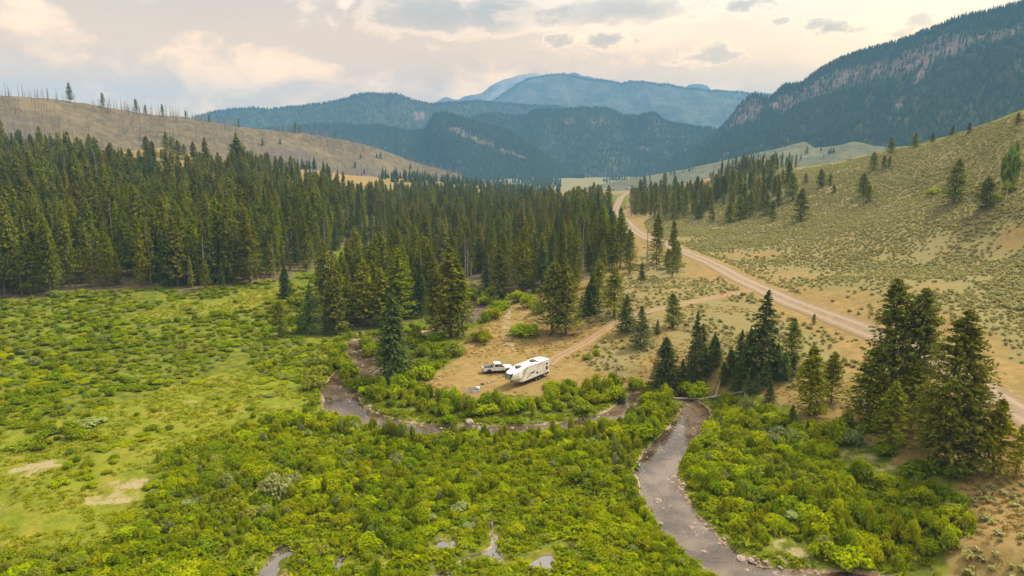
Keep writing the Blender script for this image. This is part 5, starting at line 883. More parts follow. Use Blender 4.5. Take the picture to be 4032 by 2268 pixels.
def thickets():
    rng = np.random.default_rng(43); rows = []
    spec = [('bend_bank', 1.9, 1.45, 1.75, .96), ('tongue', 1.5, 1.25, 1.5, 1.0), ('right_thicket', 1.4, .98, 1.2, .95), ('lower_thicket', 1.25, .86, .95, .95), ('left_shrubs', 1.75, 1.0, .58, .82), ('left_patch', 2.0, 1.3, .9, .9), ('left_low', 2.2, 1.3, .8, .7), ('camp_shrubs', 1.8, 1.0, .95, .75), ('creek_left', 1.7, 1.1, 1.1, .9), ('creek_margin', 1, 1, 1, 1), ('meadow', 2.3, .9, .42, .5)]
    for zi, (key, step, rm, hm, keep) in enumerate(spec):
        if key == 'creek_margin':
            up_ = CREEK_L[(CREEK_L[:, 1] > 126) & (CREEK_L[:, 0] < 12)]; q = rng.integers(0, len(up_), 420); a_ = rng.uniform(0, 6.28, 420); o_ = up_[q, 2] + .8 + rng.exponential(1.8, 420)
            x = up_[q, 0] + np.cos(a_) * o_; y = up_[q, 1] + np.sin(a_) * o_; k_ = (np.abs(x - up_[q, 0]) < 8) & (creek_d(x, y) > .8) & (np.hypot(x + 3, y - 131) > 11); x, y = x[k_], y[k_]
        else: x, y = jitter_grid(POLY[key], step, rng, keep)
        ok = (creek_d(x, y) > .7) & (pond_d(x, y) > 1.1) & (pond_d(x, y + 1.5) > .5) & (pond_d(x, y + 2.8) > .1)
        if key == 'lower_thicket': ok &= ~in_poly(POLY['tongue'], x, y) & (vnoise(x, y, 7, 91) > .2)
        if key == 'left_shrubs':
            lane = poly_sd(POLY['meadow_lane'], x, y); ok &= ((lane > 2) | (rng.random(len(x)) < .06)) & (fbm(x, y, 15, 92) > .36)
        if key == 'meadow': ok &= (fbm(x, y, 12, 97) > .50) & (np.min([np.hypot((x - bx) / ra, (y - by) / (rb * 2.2)) for bx, by, ra, rb in BARE], axis=0) > 1.2)
        if key == 'bend_bank': ok &= vnoise(x, y, 5, 93) > .12
        if key == 'right_thicket':
            ok &= vnoise(x, y, 6, 95) > .10
            for bx, by, ra, rb in BARE: ok &= np.hypot((x - bx) / ra, (y - by) / (rb * 2)) > .9
        x, y = x[ok], y[ok]; n = len(x); big = .72 + .62 * vnoise(x, y, 8, 94)
        r = rm * big * np.where(rng.random(n) < .17, rng.uniform(1.35, 2.1, n), rng.uniform(.55, 1.15, n)); h = hm * big * np.where(rng.random(n) < .12, rng.uniform(1.3, 1.9, n), rng.uniform(.55, 1.25, n))
        if key == 'lower_thicket':
            low = sstep(95, 72, y) * sstep(-8, 6, x); h *= 1 - .45 * low; cdv = creek_d(x, y); h *= 1 + .45 * sstep(9, 2, cdv)
            h *= 1 - .35 * sstep(-30, -55, x)
        nearp = sstep(1.0, 6.0, pond_d(x, y)); h *= .45 + .55 * nearp; r *= .7 + .3 * nearp
        a = fbm(x, y, 13, 88, 3) + rng.normal(0, .10, n); tn = np.where(a > .50, 0, np.where(a > .36, 1, 2)); u = rng.random(n)
        tn = np.where((tn == 2) & (rng.random(n) < .45), 0, tn); tn = np.where(u < .035, 3, tn); tn = np.where((u > .992) & (key == 'lower_thicket'), 4, tn)
        if key in ('left_shrubs', 'left_low'): tn = np.where((tn == 0) & (u < .55), 1, tn); tn = np.where((tn == 1) & (u > .8), 2, tn)
        if key == 'bend_bank': tn = np.where(u < .7, 0, np.where(u < .88, 1, 2))
        if key == 'right_thicket': tn = np.where((tn == 1) & (u < .5), 0, tn)
        rows.append(np.c_[x, y, r, h, tn, np.full(n, zi)])
    A = np.vstack(rows); hb = np.array([(b[0], b[1], b[2] * .5) for b in BUSHES]); d = (np.sqrt(((A[:, None, :2] - hb[None, :, :2]) ** 2).sum(-1)) - hb[None, :, 2] * .55).min(1); A = A[d > .2]
    ex = [(0.3, 127, 7.5), (5, 133, 7), (-2.5, 135.5, 5)]
    for cx, cy_, cr in ex: A = A[np.hypot(A[:, 0] - cx, A[:, 1] - cy_) > cr]
    z = gz(A[:, 0], A[:, 1]); app = A[:, 2] * (A[:, 3] + .6) / (A[:, 0] ** 2 + A[:, 1] ** 2 + 45 ** 2) * np.where(A[:, 5] < 2, 4.0, 1.0)
    inview = (np.abs(A[:, 0]) < A[:, 1] * .72 + 4) & (A[:, 1] > 69); app = np.where(inview, app, 0); order = np.argsort(-app)[:300 - len(BUSHES)]
    single = np.zeros(len(A), bool); single[order] = True
    place = ['on the creek bend inner bank', 'on the tongue between creek arms', 'in the thicket across the creek', 'in the near marsh thicket', 'on the far meadow', 'in the meadow shrub island', 'along the meadow edge', 'between the great spruce and the camp', 'on the left bank of the upper creek', 'at the upper creek margin', 'on the bright meadow']
    lo = [np.percentile(A[A[:, 5] == k, 1], 0) if (A[:, 5] == k).any() else 0 for k in range(11)]; hi = [np.percentile(A[A[:, 5] == k, 1], 100) if (A[:, 5] == k).any() else 1 for k in range(11)]
    dep = lambda x, y, k: ', ' + ('front' if (y - lo[int(k)]) < .25 * (hi[int(k)] - lo[int(k)]) else ('middle' if (y - lo[int(k)]) < .6 * (hi[int(k)] - lo[int(k)]) else 'back'))
    for i in order:
        x, y, r, h, tn, zi = A[i]; tone = TONE[int(tn)]; size = 'large' if r > 1.2 else ('small' if r < .85 else 'mid-sized')
        willow(x, y, float(z[i]), r, h, tone, f'{size} {TWORD[tone]} willow {place[int(zi)]}{wsect(x, y)}{dep(x, y, zi)}', f'{size} {TWORD[tone]} willows {place[int(zi)]}{wsect(x, y)}{dep(x, y, zi)}')
    pm = []; off = []
    for t in TONE: off.append(len(pm)); pm += [joined(p, [M[{'green': 'willow', 'dark': 'willow_dark', 'grey': 'willow_grey', 'pale': 'willow_pale', 'gold': 'willow_gold'}[t]], M['stem']]) for p in BUSH[t]]
    cnt = [len(BUSH[t]) for t in TONE]
    labs = ['low willows filling gaps on the creek bend bank', 'low willows filling the tongue between creek arms', 'willow thicket mass across the creek', 'willow thicket mass of the near marsh', 'low mixed shrubs covering the far meadow', 'shrubs filling the island on the bright meadow', 'shrubs strung along the meadow edge', 'low shrubs between the great spruce and the camp clearing', 'willows on the left bank of the upper creek', 'loose fringe of willows along the upper creek', 'low scattered shrubs on the bright meadow']
    for zi, lab in enumerate(labs):
        m = ~single & (A[:, 5] == zi)
        if not m.any(): continue
        tn = A[m, 4].astype(int); idx = np.array(off)[tn] + (rng.random(m.sum()) * np.array(cnt)[tn]).astype(int)
        scatter('willow_thicket', lab, np.c_[A[m, :2], z[m] - .05], rng.uniform(0, 6.28, m.sum()), np.c_[A[m, 2], A[m, 2], A[m, 3]], idx, pm)
thickets()

# ---------------------------------------------------------------- sagebrush, sedge and grass
SAGE = [npmesh('sagebrush', *bush(400 + q, 64, .30, .58, 6, .25)[0], M['sage']) for q in range(5)]
SEDGE = [npmesh('sedge', *tuft(500 + q, 30, .55, .6), M['sedge']) for q in range(4)]
SEDGE_B = [npmesh('meadow_sedge', *tuft(510 + q, 30, .5, .7), M['sedge_bright']) for q in range(4)]
STRAW = [npmesh('dry_grass', *tuft(520 + q, 24, .34, .55), M['straw']) for q in range(4)]
def cover():
    rng = np.random.default_rng(61)
    spots = [(b[0], b[1], b[2], b[3] * 2.4) for b in DRYSPOT]
    def sage(key, step, keep, lo, hi, thr, label):
        x, y = jitter_grid(POLY[key], step, rng, keep); ok = (road_d(x, y) > 1.6) & (track_d(x, y) > .8) & (np.abs(x) < .8 * y + 6) & (fbm(x, y, 9, 70) + .25 * (rng.random(len(x)) - .5) > thr)
        for cx, cy_, ra, rb in spots: ok &= (np.hypot((x - cx) / ra, (y - cy_) / rb) + 1.1 * (rng.random(len(x)) - .5) > .85)
        ok &= (np.hypot(x - 1, y - 131) > 15); x, y = x[ok], y[ok]; n = len(x); s = rng.uniform(lo, hi, n) * (.75 + .5 * vnoise(x, y, 11, 71))
        scatter('sagebrush', label, np.c_[x, y, gz(x, y) - .03], rng.uniform(0, 6.28, n), np.c_[s, s, s * rng.uniform(.7, 1.1, n)], rng.integers(0, 5, n), SAGE)
    sage('hill_sage', 1.08, .9, .34, .68, .30, 'grey-green sagebrush covering the hillside above the gravel road')
    sage('flat_sage', 1.5, .8, .35, .75, .46, 'sparse sagebrush on the dry flat below the gravel road')
    sage('corner_sage', 1.0, .75, .3, .7, .36, 'sagebrush on the dry bank beside the roadside pines')
    def grass(keys, step, keep, protos, lo, hi, label, name, test):
        X = []; Y = []
        for k in keys: x, y = jitter_grid(POLY[k], step, rng, keep); X.append(x); Y.append(y)
        x = np.concatenate(X); y = np.concatenate(Y); ok = test(x, y) & (np.abs(x) < .78 * y + 4) & (creek_d(x, y) > .3) & (pond_d(x, y) > .25) & (pond_d(x, y + .7) > .1); x, y = x[ok], y[ok]; n = len(x); s = rng.uniform(lo, hi, n)
        scatter(name, label, np.c_[x, y, gz(x, y) - .02], rng.uniform(0, 6.28, n), np.c_[s, s, s * rng.uniform(.7, 1.3, n)], rng.integers(0, 4, n), protos)
    bare = lambda x, y: np.min([np.hypot((x - bx) / ra, (y - by) / (rb * 2.2)) for bx, by, ra, rb in BARE], axis=0) > 1.0
    grass(['meadow', 'meadow_lane'], .95, .85, SEDGE_B, .35, .8, 'yellow-green sedge tufts of the bright meadow', 'sedge', lambda x, y: bare(x, y) & (fbm(x, y, 6, 72) > .42))
    grass(['lower_thicket', 'right_thicket', 'tongue', 'camp_shrubs', 'creek_left'], 1.15, .85, SEDGE, .8, 1.6, 'lush sedge growing between the willows', 'sedge', lambda x, y: bare(x, y))
    # sedge fringe along the water
    n = 9000; q = rng.integers(0, len(CREEK_L), n); x = CREEK_L[q, 0] + rng.normal(0, 3.6, n); y = CREEK_L[q, 1] + rng.normal(0, 3.6, n); cd = creek_d(x, y); ok = (cd > .35) & (cd < 3.2); x, y = x[ok], y[ok]; n = len(x); s = rng.uniform(.5, 1.0, n)
    scatter('sedge', 'bright green sedge fringe along the creek banks', np.c_[x, y, gz(x, y) - .02], rng.uniform(0, 6.28, n), s, rng.integers(0, 4, n), SEDGE)
    x = np.r_[rng.uniform(-20, 60, 9000), rng.uniform(38, 90, 5000)]; y = np.r_[rng.uniform(112, 215, 9000), rng.uniform(66, 112, 5000)]; ok = in_poly(POLY['dry_camp'], x, y) & (track_d(x, y) > .6) & (road_d(x, y) > .6) & (fbm(x, y, 8, 73) > .46) & (np.hypot(x - 1, y - 131) > 3); x, y = x[ok], y[ok]; n = len(x); s = rng.uniform(.35, .8, n)
    scatter('dry_grass', 'straw-coloured grass tufts on the dry flat', np.c_[x, y, gz(x, y) - .02], rng.uniform(0, 6.28, n), s, rng.integers(0, 4, n), STRAW)
cover()

# ---------------------------------------------------------------- boulders, cobbles, logs
M['stone'] = plain('creek_stone', (0.33, 0.26, 0.215), .85, .2, var=.3, scale=2.2)
def rock_mesh(seed):
    rng = np.random.default_rng(seed); b = bmesh.new(); bmesh.ops.create_icosphere(b, subdivisions=2, radius=1)
    d = rng.normal(size=(5, 3)); d = unit(d)
    for v in b.verts:
        c = np.array(v.co); k = 1.0
        for e in d: k = min(k, .72 / max(.72, float(c @ e)))
        v.co = Vector(c * k * rng.uniform(.94, 1.05)); v.co.z *= .62
    me = bpy.data.meshes.new('stone'); b.to_mesh(me); b.free(); me.materials.append(M['stone']); return me
STONE = [rock_mesh(600 + q) for q in range(6)]
_rng = np.random.default_rng(9)
_big = {0: (1.1, 'largest grey boulder at the inner bank of the creek bend'), 9: (.75, 'pale flat boulder at the lower right creek bank'), 4: (.6, 'lone dark boulder midstream near the lower creek'), 3: (.7, 'rounded boulder midstream below the willow tongue')}
for i, (x, y) in enumerate(ROCKS):
    s, lab = _big.get(i, (float(_rng.uniform(.22, .5)), None))
    where = 'in the lower creek' if y < 108 else ('along the creek bend below camp' if x > -30 and y < 125 else 'in the upper creek')
    o = obj('boulder', STONE[i % 6], None, (x, y, max(g1(x, y), WATER - .1) + .05), (_rng.uniform(-.2, .2), _rng.uniform(-.2, .2), _rng.uniform(0, 6.28))); o.scale = (s, s * .8, s * .8)
    tag(o, lab or f'small pale stone {where}', 'rock', 'stones ' + where)
def cobbles():
    rng = np.random.default_rng(10); n = 7000; q = rng.integers(0, len(CREEK_L), n); a = rng.uniform(-1, 1, n); hw = CREEK_L[q, 2]; g = np.gradient(CREEK_L[:, :2], axis=0); g /= np.linalg.norm(g, axis=1)[:, None]
    o_ = np.sign(a) * (np.abs(a) ** .5) * (hw + .5); x = CREEK_L[q, 0] + g[q, 1] * o_ + rng.normal(0, .4, n); y = CREEK_L[q, 1] - g[q, 0] * o_ + rng.normal(0, .4, n)
    ok = (vnoise(x, y, 6, 20) > .42) & (creek_d(x, y) < .55); x, y = x[ok], y[ok]; n = len(x); s = rng.uniform(.05, .2, n) * (.6 + .8 * vnoise(x, y, 5, 21))
    scatter('cobbles', 'pale cobbles strewn along the creek bed', np.c_[x, y, np.maximum(gz(x, y), WATER - .08)], rng.uniform(0, 6.28, n), s, rng.integers(0, 6, n), STONE)
cobbles()
_ll = ['grey log lying across the creek by the willow tongue', 'long fallen trunk stretching up the bank from the crossing log', 'leaning fallen trunk propped in the fir stand', 'thin log on the bank below the crossing log', 'short pale log at the head of the upper creek', 'log jutting from the bank of the upper creek', 'log lying across the creek pond', 'pale log seat beside the campfire litter', 'bright fallen trunk at the forest foot', 'fallen trunk on the skyline of the sage slope', 'short fallen trunk highest on the sage slope', 'fallen trunk on the far bench', 'bleached fallen trunk on the slope bench, left one', 'bleached fallen trunk on the slope bench, right one']
for k, (P, lab) in enumerate(zip(LOGS, _ll)):
    (x0, y0), (x1, y1) = P; r = (.22, .2, .13, .10, .22, .2, .2, .16, .2, .35, .35, .3, .3, .3)[k]; L = math.hypot(x1 - x0, y1 - y0)
    if L > 16: x1 = x0 + (x1 - x0) * 16 / L; y1 = y0 + (y1 - y0) * 16 / L; L = 16
    z0 = max(g1(x0, y0), WATER) + r; z1 = max(g1(x1, y1), WATER) + r * .8 + (3.2 if k == 2 else 0)
    n = 7; t = np.linspace(0, 1, n); rg = np.random.default_rng(k); pts = np.c_[x0 + (x1 - x0) * t, y0 + (y1 - y0) * t, z0 + (z1 - z0) * t] + rg.normal(0, r * .18, (n, 3)); rad = r * (1 - .45 * t)
    vs = []; fs = []; o_ = 0
    for q in range(n - 1): v, f = prism(pts[q], pts[q + 1], rad[q], rad[q + 1], 7); vs.append(v); fs.append(f + o_); o_ += len(v)
    c0 = len(np.vstack(vs)); V = np.vstack(vs); caps = [tuple(range(0, 7))[::-1], tuple(range(len(V) - 7, len(V)))]
    nb_ = 6 if L > 5 else 2; zt = rg.uniform(.2, .9, nb_); bp_ = np.c_[[np.interp(zt, t, pts[:, c]) for c in range(3)]].T; bv, bf = prism(bp_, bp_ + rg.normal(0, .5, (nb_, 3)) + [0, 0, .35], .05, .02); 
    me = bpy.data.meshes.new('log'); me.from_pydata([tuple(q) for q in np.vstack([V, bv])], [], [tuple(int(c) for c in f) for f in np.vstack(fs)] + caps + [tuple(int(c) for c in f) for f in bf + len(V)]); me.materials.append(M['log']); me.update()
    tag(obj('fallen_log', me), lab, 'log')
# ---------------------------------------------------------------- vehicles
M['white_paint'] = plain('white_vehicle_paint', (0.80, 0.79, 0.77), .30, .5, var=.03, scale=1.2, dirt=(0.66, 0.58, 0.47))
M['cream'] = plain('cream_fibreglass', (0.80, 0.765, 0.70), .38, .45, var=.04, scale=.8, dirt=(0.60, 0.52, 0.42))
M['roof_white'] = plain('white_rubber_roof', (0.84, 0.81, 0.77), .8, .2, var=.04, scale=.9, dirt=(0.68, 0.58, 0.48))
M['glass'] = plain('tinted_glass', (0.022, 0.022, 0.030), .08, .6, var=.1)
M['black'] = plain('black_trim', (0.022, 0.020, 0.026), .55, .3, var=.2)
M['navy'] = plain('dark_nose_panel', (0.030, 0.032, 0.050), .25, .5, var=.15)
M['grey'] = plain('grey_plastic', (0.085, 0.08, 0.085), .6, .3, var=.15)
M['lightgrey'] = plain('pale_grey_graphic', (0.46, 0.44, 0.42), .5, .3, var=.06)
M['rubber'] = plain('tyre_rubber', (0.030, 0.028, 0.027), .9, .15, var=.25, scale=9, dirt=(.12, .09, .06))
M['steel'] = plain('dull_steel', (0.32, 0.30, 0.28), .45, .5, .6, var=.2)
M['rust'] = plain('rusty_coupler', (0.13, 0.06, 0.05), .7, .3, var=.3)
M['red'] = plain('red_lens', (0.30, 0.012, 0.02), .3, .5, var=.1)
M['lamp'] = plain('clear_lens', (0.62, 0.62, 0.60), .15, .6, var=.08)
M['orange'] = plain('orange_plastic', (0.85, 0.14, 0.03), .5, .3, var=.08)

def loft(secs, closed=True, cap=True):
    """secs: list of rings (same vertex count) -> bmesh-ready verts and faces"""
    n = len(secs[0]); V = [tuple(p) for s in secs for p in s]; F = []
    for k in range(len(secs) - 1):
        for j in range(n): j2 = (j + 1) % n; F.append((k * n + j, k * n + j2, (k + 1) * n + j2, (k + 1) * n + j))
    if cap: F += [tuple(range(n))[::-1], tuple(range((len(secs) - 1) * n, len(secs) * n))]
    return V, F
def pymesh(name, V, F, mat, smooth=False, bev=0):
    b = bmesh.new(); vs = [b.verts.new(v) for v in V]
    for f in F:
        try: b.faces.new([vs[i] for i in f])
        except ValueError: pass
    bmesh.ops.recalc_face_normals(b, faces=b.faces)
    if bev: bmesh.ops.bevel(b, geom=list(b.edges), offset=bev, segments=2, affect='EDGES', profile=.6)
    me = bpy.data.meshes.new(name); b.to_mesh(me); b.free(); me.materials.append(mat)
    if smooth: me.polygons.foreach_set('use_smooth', [True] * len(me.polygons))
    return me
def rrect(x, hw, z0, z1, r, n=3):
    """rounded rectangle ring across the vehicle at station x"""
    out = []
    for cx, cz, a0 in ((hw - r, z1 - r, 0), (-hw + r, z1 - r, 90), (-hw + r, z0 + r, 180), (hw - r, z0 + r, 270)):
        for k in range(n + 1): a = R(a0 + 90 * k / n); out.append((x, cx + r * math.cos(a), cz + r * math.sin(a)))
    return out
def box(name, c, s, mat, parent, bev=.02, rot=None):
    x, y, z = (q / 2 for q in s); V = [(a * x, b * y, d * z) for a in (-1, 1) for b in (-1, 1) for d in (-1, 1)]
    F = [(0, 1, 3, 2), (4, 6, 7, 5), (0, 4, 5, 1), (2, 3, 7, 6), (0, 2, 6, 4), (1, 5, 7, 3)]
    return obj(name, pymesh(name, V, F, mat, bev=min(bev, min(s) * .3)), parent, c, rot)
def slab(name, pts, off, y, t, mat, parent):
    """flat shape in the vehicle's side plane: pts are (x, z); y the outer face, t its thickness"""
    n = len(pts); V = [(p[0], y, p[1]) for p in pts] + [(p[0], y - t, p[1]) for p in pts]
    F = [tuple(range(n)), tuple(range(2 * n - 1, n - 1, -1))] + [(k, k + n, (k + 1) % n + n, (k + 1) % n) for k in range(n)]
    return obj(name, pymesh(name, V, F, mat), parent)
def rpoly(x0, x1, z0, z1, r=.06):
    o = []
    for cx, cz, a0 in ((x1 - r, z1 - r, 0), (x0 + r, z1 - r, 90), (x0 + r, z0 + r, 180), (x1 - r, z0 + r, 270)):
        for k in range(4): a = R(a0 + 30 * k); o.append((cx + r * math.cos(a), cz + r * math.sin(a)))
    return o
def ring_profile(prof, n=28):
    V = []; F = []
    for k in range(n):
        a = 2 * math.pi * k / n
        for r, y in prof: V.append((r * math.cos(a), y, r * math.sin(a)))
    m = len(prof)
    for k in range(n):
        for j in range(m - 1): a = k * m + j; b = ((k + 1) % n) * m + j; F.append((a, a + 1, b + 1, b))
    return V, F
def wheel(parent, x, y, r, w, side, rimmat, spokes):
    t = r; V, F = ring_profile([(r * .60, -w / 2), (r * .92, -w / 2), (r, -w * .32), (r, w * .32), (r * .92, w / 2), (r * .60, w / 2), (r * .60, -w / 2)])
    wh = obj('wheel', pymesh('wheel', V, F, M['rubber'], True), parent, (x, y, r))
    V, F = ring_profile([(r * .60, w * .42 * side), (r * .52, w * .40 * side), (r * .50, w * .22 * side), (r * .14, w * .24 * side), (r * .12, w * .34 * side), (.001, w * .34 * side)])
    rm = obj('rim', pymesh('rim', V, F, rimmat, True), wh)
    vs = []; fs = []; 
    for k in range(spokes):
        a = 2 * math.pi * k / spokes; v, f = prism(np.array([[.1 * r * math.cos(a), w * .31 * side, .1 * r * math.sin(a)]]), np.array([[.55 * r * math.cos(a), w * .38 * side, .55 * r * math.sin(a)]]), .05 * r, .07 * r, 4); fs += [tuple(int(i) + len(vs) for i in q) for q in f]; vs += [tuple(q) for q in v]
    obj('spokes', pymesh('spokes', vs, fs, rimmat), wh)
    return wh

def trailer():
    f = np.array([-.648, -.761]); n = np.array([.761, -.648]); K = 1.14
    wx, wy = SPOT['wheel_near']; p0 = np.array([wx, wy]) - (f * (-1.75 * K) + n * 1.15)
    t = empty('camper_trailer', (p0[0], p0[1], g1(*p0) + .02), math.atan2(f[1], f[0]))
    tag(t, 'white fifth-wheel camper trailer with dark nose panel parked in the clearing', 'trailer')
    HW = 1.23
    secs = [rrect(-4.9 * K, HW, .80, 3.55, .10), rrect(-2.0 * K, HW, .80, 3.60, .10), rrect(1.2 * K, HW, .80, 3.60, .10), rrect(2.55 * K, HW, .80, 3.40, .12)]
    obj('body', pymesh('body', *loft(secs), M['cream'], bev=0), t)
    nose = [rrect(2.556 * K, HW, 1.66, 3.396, .12), rrect(3.5 * K, HW - .01, 1.64, 3.22, .2), rrect(4.1 * K, HW - .03, 1.62, 3.14, .30), rrect(4.55 * K, HW - .10, 1.62, 3.06, .40), rrect(4.86 * K, HW - .24, 1.68, 2.92, .44), rrect(5.0 * K, HW - .46, 1.86, 2.68, .36)]
    obj('front_cap', pymesh('front_cap', *loft(nose), M['cream'], True), t)
    obj('front_box', pymesh('front_box', *loft([rrect(2.556 * K, HW - .02, .82, 1.655, .05), rrect(2.9 * K, HW - .32, .86, 1.655, .05)]), M['cream']), t)
    roof = [rrect(-4.86 * K, HW - .07, 3.48, 3.60, .04), rrect(-2 * K, HW - .07, 3.54, 3.655, .04), rrect(1.2 * K, HW - .07, 3.54, 3.655, .04), rrect(2.5 * K, HW - .07, 3.36, 3.47, .04), rrect(3.5 * K, HW - .12, 3.17, 3.28, .04), rrect(3.95 * K, HW - .25, 3.06, 3.16, .04)]
    obj('roof', pymesh('roof', *loft(roof), M['roof_white']), t)
    # dark curved nose panel following the cap, with pale slats and lettering
    def cap_x(y, z):
        best = 2.6 * K
        for a, b in zip(nose[:-1], nose[1:]):
            def lim(s, key): q = [p[key] for p in s]; return min(q), max(q)
            for u in np.linspace(0, 1, 9):
                hy = lim(a, 1)[1] * (1 - u) + lim(b, 1)[1] * u; z0 = lim(a, 2)[0] * (1 - u) + lim(b, 2)[0] * u; z1 = lim(a, 2)[1] * (1 - u) + lim(b, 2)[1] * u
                if abs(y) < hy and z0 < z < z1: best = max(best, a[0][0] * (1 - u) + b[0][0] * u)
        return best
    def panel(name, zr, yfun, mat, parent, proud, ny=10, nz=9, y0f=None):
        V = []; F = []
        for zz in np.linspace(zr[0], zr[1], nz):
            hw = yfun((zz - zr[0]) / (zr[1] - zr[0]))
            for q in np.linspace(-1, 1, ny): V.append((cap_x(hw * q * .96, zz) + proud, hw * q, zz))
        for a in range(nz - 1):
            for b in range(ny - 1): F.append((a * ny + b, a * ny + b + 1, (a + 1) * ny + b + 1, (a + 1) * ny + b))
        V2 = V + [(x - .05, y, z) for x, y, z in V]; m = len(V); F += [tuple(i + m for i in f_)[::-1] for f_ in F]
        return obj(name, pymesh(name, V2, F, mat, True), parent)
    np_ = panel('nose_panel', (1.80, 3.03), lambda u: .60 + .40 * min(1, u * 1.5), M['navy'], t, .035)
    for zc, hw in ((1.96, .42), (2.14, .54), (2.58, .72)): panel('slat', (zc - .045, zc + .045), lambda u: hw, M['lamp'], np_, .055, 10, 2)
    yy = -.58
    for k, wd in enumerate((.16, .12, .14, .10, .16, .18)):   # slanted pale lettering blocks of the emblem
        panel_y = yy + wd / 2; zc = 2.36; xx = cap_x(panel_y, zc) + .07
        box('letter', (xx, panel_y, zc), (.03, wd * .7, .09 if k % 2 else .13), M['lamp'], np_, .008, (R(12), 0, 0)); yy += wd + .05
    # side nearest the gravel road track (driver's side)
    for sd in (1, -1):
        y = HW * sd + (.004 * sd)
        def S(name, pts, mat, th=.03, par=t, lift=.012): return slab(name, [(p[0] * K, p[1]) for p in pts], 0, (HW + lift) * sd, th * sd, mat, par)
        S('skirt', [(-4.88, .62), (1.45, .62), (1.45, .86), (-4.88, 1.0)], M['black'], .06, lift=.016)
        S('roof_rail', [(-4.85, 3.42), (1.25, 3.46), (2.5, 3.26), (2.5, 3.32), (1.25, 3.53), (-4.85, 3.49)], M['lightgrey'], .03, lift=.02)
        if sd > 0:
            S('window', rpoly(-4.45, -3.95, 2.55, 2.98, .08), M['glass'], lift=.022); S('window', rpoly(-4.45, -3.90, 1.55, 2.28, .08), M['glass'], lift=.022)
            S('window', rpoly(-.75, .25, 1.86, 2.10, .08), M['glass'], lift=.022); S('hatch', rpoly(-1.75, -1.25, 1.45, 1.85, .04), M['black'], lift=.02)
            box('porch_light', (-.62 * K, HW + .05, 2.28), (.2, .1, .16), M['black'], t)
            for a, b in ((1.55, 1.98), (2.03, 2.50)): S('compartment_door', rpoly(a, b, .92, 1.48, .05), M['roof_white'], lift=.03)
            box('slide_edge', (-3.42 * K, HW + .035, 2.15), (.05, .07, 2.6), M['cream'], t, .01); box('corner_post', (-3.42 * K, HW + .03, .72), (.1, .07, .42), M['roof_white'], t, .01); box('corner_post', (-4.85 * K, HW + .03, .78), (.1, .07, .5), M['roof_white'], t, .01)
            for pts, mt in (([(2.35, 1.55), (2.55, 1.55), (2.0, 2.35), (1.55, 2.75), (1.5, 2.68), (1.9, 2.25)], 'grey'), ([(2.05, 1.15), (2.1, 1.2), (.35, 1.72), (.0, 1.72), (.3, 1.62)], 'grey'), ([(-2.2, 3.42), (-2.35, 3.42), (-1.75, 2.75), (-1.35, 2.42), (-1.65, 2.78)], 'grey'), ([(-2.75, 3.30), (-2.9, 3.15), (-2.2, 2.82), (-2.1, 2.9)], 'lightgrey'), ([(-3.5, 1.25), (-3.65, 1.22), (-4.6, 1.72), (-4.85, 2.02), (-4.85, 1.75), (-4.4, 1.55)], 'grey'), ([(-1.9, 1.02), (-2.0, 1.02), (-2.75, 1.72), (-2.6, 1.5)], 'grey'), ([(2.5, 2.35), (2.56, 2.5), (1.9, 3.0), (1.2, 3.36), (1.0, 3.36), (1.7, 2.95)], 'black')): S('stripe', pts, M[mt], .015, lift=.018)
            q0 = 1.35
            for k in range(8): S('letter', [(q0 - .02, 2.06 + .02 * (k % 2)), (q0 - .11, 2.06), (q0 - .15, 2.18 + .05 * (k % 3)), (q0 - .06, 2.20 + .03 * (k % 2))], M['lightgrey'], .01, lift=.018); q0 -= .17
            q0 = .95
            for k in range(4): S('letter', [(q0, 1.90), (q0 - .09, 1.90), (q0 - .11, 1.97), (q0 - .02, 1.97)], M['lightgrey'], .01, lift=.018); q0 -= .13
        else:
            S('door', rpoly(-.2, .5, .95, 2.95, .06), M['roof_white'], lift=.025); S('window', rpoly(-3.9, -2.6, 1.9, 2.7, .08), M['glass'], lift=.022); S('window', rpoly(-1.9, -.9, 1.9, 2.7, .08), M['glass'], lift=.022)
            box('awning', (-1.2 * K, -HW - .09, 3.36), (4.6, .15, .15), M['grey'], t); box('slide_out', (-3.2 * K, -HW - .22, 2.2), (2.9, .45, 2.2), M['cream'], t, .03)
        for wx_ in (-1.30, -2.16): wheel(t, wx_ * K, (HW - .16) * sd, .40, .24, sd, M['steel'], 6)
        box('landing_leg', (2.35 * K, .95 * sd, .45), (.09, .09, .95), M['grey'], t, .01); box('leg_foot', (2.35 * K, .95 * sd, .03), (.24, .24, .05), M['grey'], t, .01)
    box('topper', (-3.1 * K, -HW + .05, 3.66), (2.9, .42, .05), M['lightgrey'], t); box('topper', (.9 * K, -HW + .08, 3.63), (2.6, .34, .05), M['lightgrey'], t)
    for ax, az_ in ((2.35, 3.62), (-1.55, 3.80)): a = box('air_conditioner', (ax * K, 0, az_), (1.15, .86, .36), M['grey'], t, .09); box('grille', (ax * K - .3, 0, az_ + .13), (.25, .5, .05), M['black'], a, .01).location = (-.2, 0, .14)
    for vx, vy, sz in ((.6, .25, .38), (-2.5, .45, .36), (-3.7, -.2, .42), (.0, -.5, .22)): box('roof_vent', (vx * K, vy, 3.70), (sz, sz * .9, .10), M['roof_white'], t, .03)
    box('skylight', (-2.05 * K, .72, 3.70), (.75, .42, .10), M['grey'], t, .04); box('antenna', (1.55 * K, .62, 3.68), (.18, .18, .22), M['lightgrey'], t, .05)
    box('pin_box', (3.75 * K, 0, 1.42), (1.0, .42, .42), M['black'], t, .05, (0, R(16), 0)); box('king_pin', (4.15 * K, 0, 1.18), (.3, .3, .22), M['rust'], t, .04)
